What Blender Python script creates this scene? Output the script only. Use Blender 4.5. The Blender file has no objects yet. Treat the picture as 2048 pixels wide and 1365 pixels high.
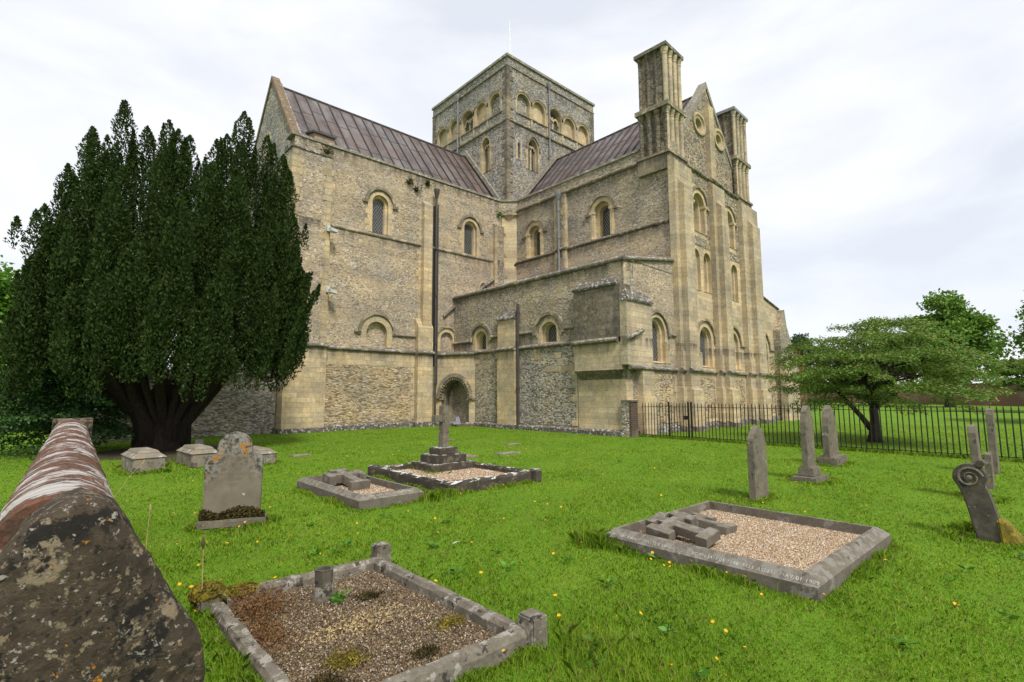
import bpy, bmesh, math, random
import numpy as np
from mathutils import Vector, Matrix, geometry
random.seed(7); rng = np.random.default_rng(11)
R = math.radians
scene = bpy.context.scene
COL = scene.collection

# ------------------------------------------------------------------ camera, sky, sun, exposure
cam_d = bpy.data.cameras.new("camera"); cam = bpy.data.objects.new("camera", cam_d); COL.objects.link(cam)
CAM = Vector((0, 0, 1.65))
pit, rol, yaw = R(5.966), R(-0.2212), R(47.863)
dx = Vector((math.sin(yaw), math.cos(yaw), 0)); dy = Vector((-math.cos(yaw), math.sin(yaw), 0))
def cam2w(v): return Vector((dx.x*v[0]+dx.y*v[1], dy.x*v[0]+dy.y*v[1], v[2]))   # camera plan axes -> building axes
f0 = Vector((0, math.cos(pit), math.sin(pit))); u0 = Vector((0, -math.sin(pit), math.cos(pit))); x0 = Vector((1, 0, 0))
XR = cam2w(x0*math.cos(rol)+u0*math.sin(rol)); UR = cam2w(-x0*math.sin(rol)+u0*math.cos(rol)); FW = cam2w(f0)
M = Matrix((XR, UR, -FW)).transposed().to_4x4(); M.translation = CAM
cam.matrix_world = M
cam_d.sensor_width = 36; cam_d.sensor_fit = 'HORIZONTAL'; cam_d.lens = 18.025
cam_d.clip_start = 0.05; cam_d.clip_end = 2000
scene.camera = cam
RIGHT = Vector((XR.x, XR.y, 0)).normalized(); FLAT = Vector((FW.x, FW.y, 0)).normalized()

SUN_EL, SUN_AZ = R(52), math.atan2(-0.94, -0.34)
sun_d = bpy.data.lights.new("sun", 'SUN'); sun = bpy.data.objects.new("sun", sun_d); COL.objects.link(sun)
sun_d.energy = 2.0; sun_d.angle = R(11); sun_d.color = (1, .955, .88)
sv = Vector((math.cos(SUN_EL)*math.cos(SUN_AZ), math.cos(SUN_EL)*math.sin(SUN_AZ), math.sin(SUN_EL)))
sun.rotation_euler = sv.to_track_quat('Z', 'Y').to_euler()

world = bpy.data.worlds.new("World"); scene.world = world; world.use_nodes = True
wt = world.node_tree; wt.nodes.clear()
def wn(t, **k):
    n = wt.nodes.new(t)
    for a, b in k.items(): setattr(n, a, b)
    return n
wo = wn('ShaderNodeOutputWorld'); bg_sky = wn('ShaderNodeBackground'); bg_cl = wn('ShaderNodeBackground'); mixw = wn('ShaderNodeMixShader')
sky = wn('ShaderNodeTexSky', sky_type='NISHITA', sun_disc=False, sun_elevation=SUN_EL, sun_rotation=math.pi/2-SUN_AZ)
bg_sky.inputs[1].default_value = 0.09
wt.links.new(sky.outputs[0], bg_sky.inputs[0])
tc = wn('ShaderNodeTexCoord'); mp = wn('ShaderNodeMapping'); mp.inputs['Scale'].default_value = (1, 1, 2.8); mp.inputs['Location'].default_value = (.3, .1, .2)
nz = wn('ShaderNodeTexNoise'); nz.inputs['Scale'].default_value = 2.1; nz.inputs['Detail'].default_value = 7; nz.inputs['Roughness'].default_value = .52; nz.inputs['Distortion'].default_value = .35
wt.links.new(tc.outputs['Generated'], mp.inputs[0]); wt.links.new(mp.outputs[0], nz.inputs[0])
cr = wn('ShaderNodeValToRGB'); e = cr.color_ramp.elements
e[0].position = .36; e[0].color = (.47, .49, .535, 1); e[1].position = .66; e[1].color = (.64, .645, .66, 1)
wt.links.new(nz.outputs[0], cr.inputs[0]); wt.links.new(cr.outputs[0], bg_cl.inputs[0]); bg_cl.inputs[1].default_value = 1.0
mixw.inputs[0].default_value = .9
wt.links.new(bg_sky.outputs[0], mixw.inputs[1]); wt.links.new(bg_cl.outputs[0], mixw.inputs[2]); wt.links.new(mixw.outputs[0], wo.inputs[0])

vs = scene.view_settings
vs.view_transform = 'Standard'; vs.look = 'None'; vs.exposure = 0.86; vs.gamma = 1; vs.use_curve_mapping = False

# ------------------------------------------------------------------ materials
class NT:
    def __init__(s, name):
        s.m = bpy.data.materials.new(name); s.m.use_nodes = True; s.t = s.m.node_tree; s.t.nodes.clear()
        s.out = s.n('ShaderNodeOutputMaterial'); s.b = s.n('ShaderNodeBsdfPrincipled'); s.l(s.b.outputs[0], s.out.inputs[0])
        s.b.inputs['Roughness'].default_value = .9; s.b.inputs['Specular IOR Level'].default_value = .25
        s.tc = s.n('ShaderNodeTexCoord'); s.co = s.tc.outputs['Object']
    def n(s, t, **k):
        n = s.t.nodes.new(t)
        for a, b in k.items(): setattr(n, a, b)
        return n
    def l(s, a, b): s.t.links.new(a, b)
    def map(s, scale=(1, 1, 1), loc=(0, 0, 0), src=None):
        m = s.n('ShaderNodeMapping'); m.inputs['Scale'].default_value = scale; m.inputs['Location'].default_value = loc; s.l(src or s.co, m.inputs[0]); return m.outputs[0]
    def noise(s, scale, vec=None, detail=4, rough=.55, dist=0):
        n = s.n('ShaderNodeTexNoise'); n.inputs['Scale'].default_value = scale; n.inputs['Detail'].default_value = detail; n.inputs['Roughness'].default_value = rough; n.inputs['Distortion'].default_value = dist
        s.l(vec or s.co, n.inputs['Vector']); return n.outputs[0]
    def ramp(s, val, stops, interp='LINEAR'):
        r = s.n('ShaderNodeValToRGB'); r.color_ramp.interpolation = interp; e = r.color_ramp.elements
        while len(e) < len(stops): e.new(.5)
        for i, (p, c) in enumerate(stops):
            e[i].position = p; e[i].color = (c, c, c, 1) if isinstance(c, (int, float)) else (*c, 1)
        s.l(val, r.inputs[0]); return r.outputs[0]
    def mix(s, fac, a, b, mode='MIX'):
        m = s.n('ShaderNodeMix', data_type='RGBA', blend_type=mode)
        for sock, v in ((m.inputs[0], fac), (m.inputs[6], a), (m.inputs[7], b)):
            if isinstance(v, (int, float)): sock.default_value = v
            elif isinstance(v, tuple): sock.default_value = (*v, 1)
            else: s.l(v, sock)
        return m.outputs[2]
    def math(s, op, a, b=0.0, c=None):
        m = s.n('ShaderNodeMath', operation=op)
        for sock, v in zip(m.inputs, (a, b) if c is None else (a, b, c)):
            if isinstance(v, (int, float)): sock.default_value = v
            else: s.l(v, sock)
        return m.outputs[0]
    def bump(s, h, strength=.5, dist=.02, prev=None):
        b = s.n('ShaderNodeBump'); b.inputs['Strength'].default_value = strength; b.inputs['Distance'].default_value = dist; s.l(h, b.inputs['Height'])
        if prev is not None: s.l(prev, b.inputs['Normal'])
        s.l(b.outputs[0], s.b.inputs['Normal']); return b.outputs[0]
    def color(s, c):
        if isinstance(c, tuple): s.b.inputs['Base Color'].default_value = (*c, 1)
        else: s.l(c, s.b.inputs['Base Color'])
    def wallco(s):
        sp = s.n('ShaderNodeSeparateXYZ'); s.l(s.co, sp.inputs[0])
        h = s.math('ADD', sp.outputs[0], sp.outputs[1]); cb = s.n('ShaderNodeCombineXYZ'); s.l(h, cb.inputs[0]); s.l(sp.outputs[2], cb.inputs[1])
        return h, sp.outputs[2], cb.outputs[0]
    def island(s): return s.n('ShaderNodeNewGeometry').outputs['Random Per Island']

def stains(t, col, dark=(.10, .085, .065), amount=.75, seed=0, lo=.5, hi=.72, scale=.4):
    """weather stains and lichen blooms with shapes of their own"""
    n1 = t.noise(scale, t.map((1, 1, .8), (seed, seed*2, 3)), 7, .62, .4)
    f = t.ramp(n1, [(lo, 0), (hi, amount)])
    n2 = t.noise(9, t.map((1, 1, 1), (seed, 1, 0)), 5, .7); f2 = t.ramp(n2, [(.35, .25), (.62, 1)])
    return t.mix(t.math('MULTIPLY', f, f2), col, dark)

def runoff(t, c, runs):
    """soot and algae washed down below the string courses in ragged streaks"""
    sp = t.n('ShaderNodeSeparateXYZ'); t.l(t.co, sp.inputs[0]); nz_ = t.noise(1, t.map((4.5, 4.5, .35), (3, 1, 2)), 5, .65); n2 = t.noise(.8, None, 3)
    for z0 in runs:
        dz = t.math('SUBTRACT', z0, sp.outputs[2]); ln = t.math('MULTIPLY_ADD', n2, 2.2, -.45)
        m = t.math('MULTIPLY', t.math('GREATER_THAN', dz, -.05), t.ramp(t.math('DIVIDE', dz, t.math('MAXIMUM', ln, .15)), [(0, 1), (1, 0)]))
        c = t.mix(t.math('MULTIPLY', m, t.ramp(nz_, [(.40, 0), (.58, .82)])), c, (.085, .073, .056))
    return c
def lifts(t, c, seed):
    """each season's building lift and each repair patch has its own stone and mortar"""
    a = t.noise(1, t.map((.13, .13, 1.7), (seed*3, 1, seed)), 3, .6); b = t.noise(.9, t.map((1, 1, .8), (seed, 4, 9)), 2, .5)
    c = t.mix(1, c, t.ramp(a, [(.36, (.87, .87, .88)), (.5, (1.01, 1.0, 1.0)), (.64, (1.15, 1.13, 1.10))]), 'MULTIPLY')
    return t.mix(1, c, t.ramp(b, [(.38, (.90, .91, .95)), (.5, (1.02, 1.0, .99)), (.62, (1.11, 1.06, .98))]), 'MULTIPLY')
def rubble(name, palette, mortar, scale=7, zs=1.5, rnd=1.0, mort=.09, stain=.6, seed=0, lo=.5, hi=.75, dark=(.11, .095, .075), bump=.9, tint=None, tamt=.5, runs=()):
    t = NT(name)
    wob = t.n('ShaderNodeVectorMath', operation='MULTIPLY_ADD')
    nn = t.n('ShaderNodeTexNoise'); nn.inputs['Scale'].default_value = 5; t.l(t.co, nn.inputs['Vector'])
    t.l(nn.outputs['Color'], wob.inputs[0]); wob.inputs[1].default_value = (.09, .09, .06); t.l(t.co, wob.inputs[2])
    v = t.map((1, 1, zs), (seed*1.3, seed*.7, 0), wob.outputs[0])
    vo = t.n('ShaderNodeTexVoronoi'); vo.inputs['Scale'].default_value = scale; vo.inputs['Randomness'].default_value = rnd; t.l(v, vo.inputs['Vector'])
    ve = t.n('ShaderNodeTexVoronoi', feature='DISTANCE_TO_EDGE'); ve.inputs['Scale'].default_value = scale; ve.inputs['Randomness'].default_value = rnd; t.l(v, ve.inputs['Vector'])
    sp = t.n('ShaderNodeSeparateColor'); t.l(vo.outputs['Color'], sp.inputs[0])
    c = t.ramp(sp.outputs[0], [((i+.001)/len(palette), p) for i, p in enumerate(palette)], 'CONSTANT')
    c = t.mix(.35, c, t.ramp(t.noise(38, None, 3), [(.3, .55), (.7, 1.25)]), 'MULTIPLY')
    mm = t.ramp(ve.outputs['Distance'], [(mort*.4, 1), (mort, 0)])
    mn = t.noise(.9, t.map((1, 1, 1), (4+seed, 2, 1)), 5)
    mc = t.mix(t.ramp(mn, [(.35, 0), (.65, 1)]), mortar, tuple(x*.72 for x in mortar))
    c = t.mix(mm, c, mc)
    if tint:
        c = t.mix(t.ramp(t.noise(.55, t.map((1, 1, 1.6), (seed+9, 3, 5)), 6, .6), [(.45, 0), (.65, tamt)]), c, tint)
    c = lifts(t, c, seed); c = stains(t, c, dark, stain, seed, lo, hi); c = runoff(t, c, runs)
    t.color(c)
    h = t.ramp(ve.outputs['Distance'], [(0, 0), (mort*1.6, .8), (.5, 1)])
    h = t.math('ADD', h, t.math('MULTIPLY', t.noise(30, None, 3), .35))
    t.bump(h, bump, .03)
    return t.m

def ashlar(name, c1, c2, mortar, stain=.5, seed=0, lo=.52, hi=.78, dark=(.16, .13, .09), bw=.50, rh=.225, runs=(3.88, 13.1)):
    t = NT(name); h, z, uv = t.wallco()
    br = t.n('ShaderNodeTexBrick'); br.inputs['Scale'].default_value = 1; br.inputs['Brick Width'].default_value = bw; br.inputs['Row Height'].default_value = rh
    br.inputs['Mortar Size'].default_value = .006; br.inputs['Mortar Smooth'].default_value = .3; br.inputs['Color1'].default_value = (*c1, 1); br.inputs['Color2'].default_value = (*c2, 1); br.inputs['Mortar'].default_value = (*mortar, 1); br.inputs['Bias'].default_value = .0
    br.offset_frequency = 2; br.squash = .75; br.squash_frequency = 3
    wv = t.n('ShaderNodeVectorMath', operation='MULTIPLY_ADD'); nn = t.n('ShaderNodeTexNoise'); nn.inputs['Scale'].default_value = 3; t.l(uv, nn.inputs['Vector'])
    t.l(nn.outputs['Color'], wv.inputs[0]); wv.inputs[1].default_value = (.03, .02, 0); t.l(uv, wv.inputs[2]); t.l(wv.outputs[0], br.inputs['Vector'])
    c = br.outputs['Color']
    c = t.mix(t.ramp(t.noise(1.1, t.map((1, 1, 1), (seed, 5, 2)), 6, .65), [(.45, 0), (.68, .55)]), c, (.42, .375, .295))
    c = t.mix(.8, c, t.ramp(t.noise(9, None, 8, .75), [(.28, .55), (.5, 1), (.72, 1.3)]), 'MULTIPLY')
    c = lifts(t, c, seed); c = stains(t, c, dark, stain, seed, lo, hi, .55)
    stv = t.noise(1, t.map((3.5, 3.5, .35), (seed, 2, 7)), 5, .6)
    c = t.mix(t.ramp(stv, [(.55, 0), (.75, stain*.6)]), c, dark); c = runoff(t, c, runs)
    t.color(c)
    t.bump(t.math('ADD', t.math('MULTIPLY', br.outputs['Fac'], -1), t.math('MULTIPLY', t.noise(25, None, 4), .6)), .5, .012)
    return t.m

def stone(name, base, alt, spots=(), scale=1.0, bumpd=.006, nscale=6, topw=None):
    """plain weathered stone: base/alt blotches + list of (color, scale, threshold, seed) lichen patches"""
    t = NT(name)
    c = t.mix(t.ramp(t.noise(nscale*scale, None, 7, .65, .3), [(.35, 0), (.65, 1)]), base, alt)
    c = t.mix(.45, c, t.ramp(t.noise(45*scale, None, 4, .7), [(.3, .6), (.7, 1.35)]), 'MULTIPLY')
    for col, sc, th, sd in spots:
        n = t.noise(sc, t.map((1, 1, 1), (sd, sd*.7, sd*1.9)), 7, .68)
        c = t.mix(t.ramp(n, [(th, 0), (th+.035, 1)]), c, col)
    if topw:   # pale lichen on upward faces
        g = t.n('ShaderNodeNewGeometry'); sp = t.n('ShaderNodeSeparateXYZ'); t.l(g.outputs['True Normal'], sp.inputs[0])
        up = t.ramp(sp.outputs[2], [(.45, 0), (.75, 1)])
        n = t.ramp(t.noise(topw[1], None, 5, .7), [(topw[2], 0), (topw[2]+.06, 1)])
        c = t.mix(t.math('MULTIPLY', up, n), c, topw[0])
    t.color(c); t.bump(t.noise(40*scale, None, 6, .7), .6, bumpd)
    return t.m

def leafmat(name, cols, rough=.55, trans=.25, spec=.3):
    t = NT(name)
    r = t.island()
    c = t.ramp(r, [(i/(len(cols)-1), p) for i, p in enumerate(cols)])
    c = t.mix(.5, c, t.ramp(t.noise(1.1, None, 3), [(.3, .6), (.7, 1.4)]), 'MULTIPLY')
    t.color(c); t.b.inputs['Roughness'].default_value = rough; t.b.inputs['Specular IOR Level'].default_value = spec
    tr = t.n('ShaderNodeBsdfTranslucent'); t.l(t.mix(1, c, (1.15, 1.2, .6), 'MULTIPLY'), tr.inputs[0]); mx = t.n('ShaderNodeMixShader'); mx.inputs[0].default_value = trans
    t.l(t.b.outputs[0], mx.inputs[1]); t.l(tr.outputs[0], mx.inputs[2]); t.l(mx.outputs[0], t.out.inputs[0])
    return t.m

def plain(name, c, rough=.6, metal=0, spec=.4, var=.3, nscale=12):
    t = NT(name); cc = t.mix(1, c, t.ramp(t.noise(nscale, None, 5, .7), [(.3, 1-var), (.7, 1+var)]), 'MULTIPLY'); t.color(cc)
    t.b.inputs['Roughness'].default_value = rough; t.b.inputs['Metallic'].default_value = metal; t.b.inputs['Specular IOR Level'].default_value = spec
    t.bump(t.noise(nscale*3, None, 4), .25, .004); return t.m

MAT = {}
MAT['rubble'] = rubble('ochre_rubble', [(.54, .45, .325), (.45, .37, .255), (.60, .535, .435), (.29, .24, .175), (.52, .43, .30), (.48, .395, .28), (.67, .635, .575), (.38, .315, .225), (.56, .47, .345), (.23, .195, .15), (.49, .435, .35)], (.48, .395, .28), 10, 2.1, 1, .07, .5, 1, .54, .78, (.17, .148, .115), tint=(.53, .435, .295), tamt=.5, runs=(9.79, 13.72))
MAT['rubble_low'] = rubble('ragged_rubble', [(.54, .43, .28), (.46, .365, .23), (.58, .48, .34), (.50, .395, .25), (.25, .20, .13), (.54, .435, .29), (.37, .295, .185), (.60, .53, .41), (.20, .16, .105)], (.52, .41, .26), 5.8, 2.8, 1, .08, .4, 3, .55, .8, (.17, .135, .09), 1, tamt=0)
MAT['flint'] = rubble('grey_flint', [(.39, .37, .335), (.23, .215, .19), (.51, .495, .46), (.145, .138, .125), (.41, .37, .30), (.31, .29, .255), (.58, .57, .54), (.19, .175, .15), (.35, .31, .245)], (.31, .285, .24), 9.6, 1.7, 1, .07, .5, 5, .5, .74, (.10, .092, .08), runs=(23.3, 19.58))
MAT['flint_wall'] = rubble('stained_flint', [(.44, .385, .285), (.28, .24, .185), (.53, .49, .41), (.18, .158, .13), (.47, .40, .285), (.36, .305, .22), (.60, .575, .52), (.40, .34, .24), (.23, .20, .155)], (.38, .325, .235), 9.6, 2.2, 1, .07, .6, 8, .49, .73, (.12, .105, .085), tint=(.48, .405, .28), tamt=.4, runs=(9.78, 13.1, 7.1, 4.55))
MAT['flint_coursed'] = rubble('coursed_flint', [(.48, .45, .39), (.31, .28, .23), (.57, .55, .49), (.16, .145, .12), (.44, .385, .29), (.37, .325, .255), (.22, .195, .155), (.61, .59, .54)], (.31, .265, .19), 8.4, 2.3, .9, .09, .3, 4, .55, .8)
MAT['flint_gable'] = rubble('coursed_gable_flint', [(.38, .335, .26), (.19, .165, .13), (.50, .46, .39), (.12, .11, .09), (.42, .345, .23), (.28, .235, .165)], (.31, .26, .18), 7.6, 1.9, .85, .08, .4, 6, .53, .78)
MAT['flint_turret'] = rubble('sooty_flint', [(.25, .22, .165), (.15, .13, .10), (.32, .29, .23), (.10, .088, .07), (.27, .225, .15), (.20, .17, .12)], (.17, .145, .10), 9, 1.7, 1, .07, .8, 5, .42, .66, (.06, .053, .044))
MAT['ashlar'] = ashlar('yellow_ashlar', (.60, .485, .30), (.43, .345, .22), (.27, .215, .14), .62, 1, .46, .70, (.20, .165, .115))
MAT['ashlar_grey'] = ashlar('weathered_ashlar', (.54, .45, .30), (.40, .33, .22), (.23, .19, .125), .7, 4, .45, .68, (.15, .13, .10))
MAT['ashlar_dark'] = ashlar('blackened_and_shaded_ashlar', (.33, .285, .205), (.19, .16, .115), (.11, .095, .07), .95, 9, .34, .56, (.075, .067, .055))
MAT['dressing'] = ashlar('window_dressing', (.58, .465, .285), (.46, .37, .23), (.34, .27, .17), .5, 6, .48, .72, (.22, .18, .13), .4, .30)
MAT['quoin'] = ashlar('quoin_stone', (.50, .41, .26), (.36, .295, .185), (.28, .23, .145), .55, 3, .48, .75, (.16, .135, .10), .9, .31)
MAT['ledge'] = stone('lichened_ledge', (.20, .175, .135), (.10, .09, .075), [((.33, .29, .21), 3.5, .55, 3)], 1, .02, 4, ((.46, .44, .40), 6, .545))
MAT['hood'] = stone('weathered_hood', (.26, .225, .16), (.15, .13, .10), [((.42, .35, .22), 2.5, .54, 8)], 1, .02, 4, ((.40, .375, .32), 7, .58))
MAT['coping'] = stone('parapet_coping', (.30, .27, .21), (.19, .17, .135), [((.48, .47, .43), 5, .57, 5)], 1, .02, 3)
MAT['brown_coping'] = stone('brown_coping', (.22, .155, .095), (.13, .10, .07), [((.36, .30, .21), 5, .60, 3)], 1, .02, 5)
MAT['offset'] = stone('weathered_offset', (.17, .15, .12), (.07, .065, .055), [((.48, .46, .43), 7, .545, 2)], 1, .03, 5)

def roofmat():
    t = NT('lead_roof')
    n = t.noise(1, t.map((.8, .8, .25)), 6, .6, .3)
    c = t.ramp(n, [(.3, (.075, .062, .059)), (.45, (.115, .090, .082)), (.58, (.14, .128, .13)), (.72, (.10, .060, .046))])
    c = t.mix(t.ramp(t.noise(.35, None, 4), [(.45, 0), (.65, .7)]), c, (.105, .066, .053))
    c = t.mix(1, c, t.ramp(t.noise(1.9, t.map((1, .25, .03)), 2, .5), [(.36, .72), (.5, 1), (.64, 1.3)]), 'MULTIPLY')
    c = t.mix(t.ramp(t.noise(1, t.map((6, 6, .4)), 4, .6), [(.5, 0), (.75, .6)]), c, (.19, .178, .18))
    t.color(c); t.b.inputs['Roughness'].default_value = .55; t.b.inputs['Specular IOR Level'].default_value = .4
    t.bump(t.noise(3, None, 3), .3, .03); return t.m
MAT['roof'] = roofmat(); MAT['seam'] = plain('roof_seam', (.060, .049, .046), .6)
def glassmat():
    t = NT('leaded_glass'); h, z, uv = t.wallco()
    a = t.math('MULTIPLY', h, 7.0); b = t.math('MULTIPLY', z, 4.6)
    l1 = t.math('ABSOLUTE', t.math('SUBTRACT', t.math('FRACT', t.math('ADD', a, b)), .5)); l2 = t.math('ABSOLUTE', t.math('SUBTRACT', t.math('FRACT', t.math('SUBTRACT', a, b)), .5))
    m = t.math('LESS_THAN', t.math('MINIMUM', l1, l2), .075)
    c = t.mix(t.ramp(t.noise(1.2, None, 3), [(.4, 0), (.6, 1)]), (.012, .013, .015), (.035, .037, .04))
    t.color(t.mix(m, c, (.21, .205, .19))); t.l(t.math('ADD', t.math('MULTIPLY', m, .5), .12), t.b.inputs['Roughness']); t.b.inputs['Specular IOR Level'].default_value = .5
    t.bump(t.noise(5, None, 2), .12, .02); return t.m
MAT['glass'] = glassmat()
MAT['pipe'] = plain('iron_pipe', (.06, .055, .052), .5); MAT['lead_pipe'] = plain('lead_pipe', (.20, .20, .20), .5)
MAT['iron'] = plain('rusty_black_iron', (.016, .013, .011), .65, 0, .3, .5, 30)
MAT['grey_plastic'] = plain('pale_housing', (.50, .53, .52), .5); MAT['white_paint'] = plain('white_paint', (.8, .8, .8), .4)
MAT['wood'] = plain('weathered_wood', (.30, .21, .15), .8); MAT['slate'] = plain('slate', (.15, .16, .18), .6)
MAT['kerb'] = stone('grey_kerb', (.175, .152, .118), (.115, .10, .077), [((.22, .205, .175), 5, .58, 1), ((.06, .053, .043), 7, .62, 4)], 1, .006, 7, ((.205, .19, .16), 9, .5))
MAT['kerb_dark'] = stone('black_kerb', (.085, .071, .053), (.045, .039, .031), [((.14, .11, .075), 6, .57, 2)], 1, .008, 5, ((.55, .54, .50), 8, .50))
MAT['kerb_old'] = stone('old_kerb', (.20, .175, .135), (.12, .105, .08), [((.30, .28, .24), 11, .55, 2), ((.05, .045, .036), 12, .57, 6), ((.28, .17, .045), 6, .68, 9)], 1, .01, 8)
MAT['tomb'] = stone('pale_tomb', (.26, .225, .17), (.17, .147, .113), [((.38, .35, .30), 5, .58, 2), ((.36, .18, .04), 6, .63, 7), ((.09, .08, .06), 6, .58, 12)], 1, .008, 5)
MAT['head_side'] = stone('old_headstone', (.20, .175, .13), (.125, .108, .08), [((.075, .068, .055), 8, .57, 3), ((.33, .315, .27), 10, .62, 6), ((.32, .19, .05), 6, .645, 8)], 1, .006, 6)
MAT['scroll'] = stone('dark_scroll', (.12, .105, .078), (.055, .048, .038), [((.27, .25, .21), 10, .62, 2), ((.33, .20, .045), 8, .655, 5), ((.03, .03, .03), 5, .58, 9)], 1, .008, 6)
MAT['moss'] = stone('moss', (.20, .16, .02), (.09, .075, .012), [((.28, .21, .025), 12, .55, 3)], 1, .02, 9)
MAT['moss_dark'] = stone('dark_moss', (.075, .055, .014), (.03, .025, .010), [((.13, .10, .02), 14, .57, 3)], 1, .02, 9)
MAT['endstone'] = stone('lichened_capstone', (.078, .058, .038), (.034, .026, .018), [((.20, .155, .10), 7, .575, 11), ((.016, .014, .012), 8, .545, 3), ((.27, .25, .21), 42, .60, 5), ((.19, .15, .10), 30, .57, 31), ((.42, .39, .34), 11, .685, 21), ((.45, .19, .02), 10, .635, 14), ((.42, .17, .02), 34, .65, 44), ((.018, .016, .014), 50, .585, 17)], 1, .018, 14)
def copingmat():
    t = NT('brick_coping'); sp = t.n('ShaderNodeSeparateXYZ'); t.l(t.co, sp.inputs[0])
    w = t.noise(3, None, 3); y = t.math('ADD', sp.outputs[1], t.math('MULTIPLY', w, .05))
    fr = t.math('FRACT', t.math('MULTIPLY', y, 13.5)); edge = t.ramp(fr, [(.0, 1), (.12, 0), (.88, 0), (1, 1)])
    c = t.mix(t.ramp(t.noise(9, None, 7, .75), [(.35, 0), (.65, 1)]), (.15, .068, .040), (.075, .043, .030))
    c = t.mix(.8, c, t.ramp(t.noise(60, None, 4, .7), [(.3, .5), (.7, 1.5)]), 'MULTIPLY')
    c = t.mix(t.math('MULTIPLY', edge, .7), c, (.045, .034, .026))
    lic = t.math('ADD', t.math('MULTIPLY', t.noise(3.2, t.map((.8, 1.1, 1), (2, 7, 1)), 6, .7), .55), t.math('MULTIPLY', t.noise(13, t.map((.35, 2.0, .5)), 6, .75, .4), .45)); c = t.mix(t.ramp(lic, [(.515, 0), (.545, .9)]), c, (.40, .385, .36))
    c = t.mix(t.ramp(t.noise(2.2, t.map((1, .7, 1), (5, 1, 2)), 5, .6), [(.60, 0), (.68, .8)]), c, (.26, .17, .035))
    t.color(c); t.bump(t.math('SUBTRACT', t.noise(40, None, 4), t.math('MULTIPLY', edge, .8)), .7, .012); return t.m
MAT['brick_coping'] = copingmat()
def brickmat(name, c1, c2, mort, scale=1.0):
    t = NT(name); h, z, uv = t.wallco(); br = t.n('ShaderNodeTexBrick'); br.inputs['Scale'].default_value = scale; br.inputs['Brick Width'].default_value = .23; br.inputs['Row Height'].default_value = .075; br.inputs['Mortar Size'].default_value = .008
    br.inputs['Color1'].default_value = (*c1, 1); br.inputs['Color2'].default_value = (*c2, 1); br.inputs['Mortar'].default_value = (*mort, 1); t.l(uv, br.inputs['Vector'])
    c = stains(t, br.outputs['Color'], (.12, .10, .08), .6, 2, .45, .7, .3)
    c = t.mix(t.ramp(t.noise(.5, None, 5), [(.52, 0), (.68, .6)]), c, (.30, .25, .21))
    t.color(c); return t.m
MAT['brick'] = brickmat('red_brick', (.27, .10, .055), (.20, .075, .045), (.30, .25, .20))
MAT['dark_brick'] = brickmat('dark_brick', (.10, .045, .03), (.06, .035, .028), (.14, .12, .10))
MAT['tile'] = brickmat('red_tile', (.28, .09, .05), (.22, .07, .045), (.12, .05, .03))
def gravelmat(name, cols):
    t = NT(name); vo = t.n('ShaderNodeTexVoronoi'); vo.inputs['Scale'].default_value = 62; t.l(t.co, vo.inputs['Vector']); sp = t.n('ShaderNodeSeparateColor'); t.l(vo.outputs['Color'], sp.inputs[0])
    t.color(t.ramp(sp.outputs[0], [(i/len(cols), c) for i, c in enumerate(cols)], 'CONSTANT')); t.bump(t.math('SUBTRACT', 1, vo.outputs['Distance']), 1, .012); return t.m
GC = [(.52, .40, .26), (.36, .22, .11), (.62, .54, .43), (.24, .16, .095), (.50, .33, .17), (.66, .60, .52), (.40, .29, .18)]
MAT['gravel'] = gravelmat('gravel_bed', GC)
def chipmat(name, cols):
    t = NT(name); t.color(t.ramp(t.island(), [(i/len(cols), c) for i, c in enumerate(cols)], 'CONSTANT')); return t.m
MAT['chips'] = chipmat('gravel_chips', GC)
DC = [(.155, .105, .056), (.24, .165, .09), (.09, .066, .04), (.32, .245, .145), (.17, .105, .052), (.12, .09, .055), (.20, .14, .08), (.44, .40, .32), (.105, .07, .04), (.08, .06, .04)]
MAT['dirt_chips'] = chipmat('dirty_chips', DC); MAT['dirt'] = gravelmat('dirty_bed', DC)
def soilmat():
    t = NT('bare_soil'); t.color(t.mix(t.ramp(t.noise(5, None, 6), [(.4, 0), (.6, 1)]), (.075, .05, .032), (.05, .055, .02))); return t.m
MAT['soil'] = soilmat()
def groundmat():
    t = NT('lawn')
    c = t.ramp(t.noise(.5, None, 7, .6), [(.3, (.10, .205, .014)), (.5, (.13, .245, .017)), (.7, (.165, .27, .022))])
    c = t.mix(t.ramp(t.noise(35, None, 4, .7), [(.35, .45), (.65, 0)]), c, (.075, .14, .012))
    c = t.mix(t.ramp(t.noise(3.2, None, 5, .65), [(.58, 0), (.72, .4)]), c, (.12, .13, .03))
    t.color(c); t.bump(t.noise(60, None, 3), .8, .03); t.b.inputs['Specular IOR Level'].default_value = .1; return t.m
MAT['lawn'] = groundmat()
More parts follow.
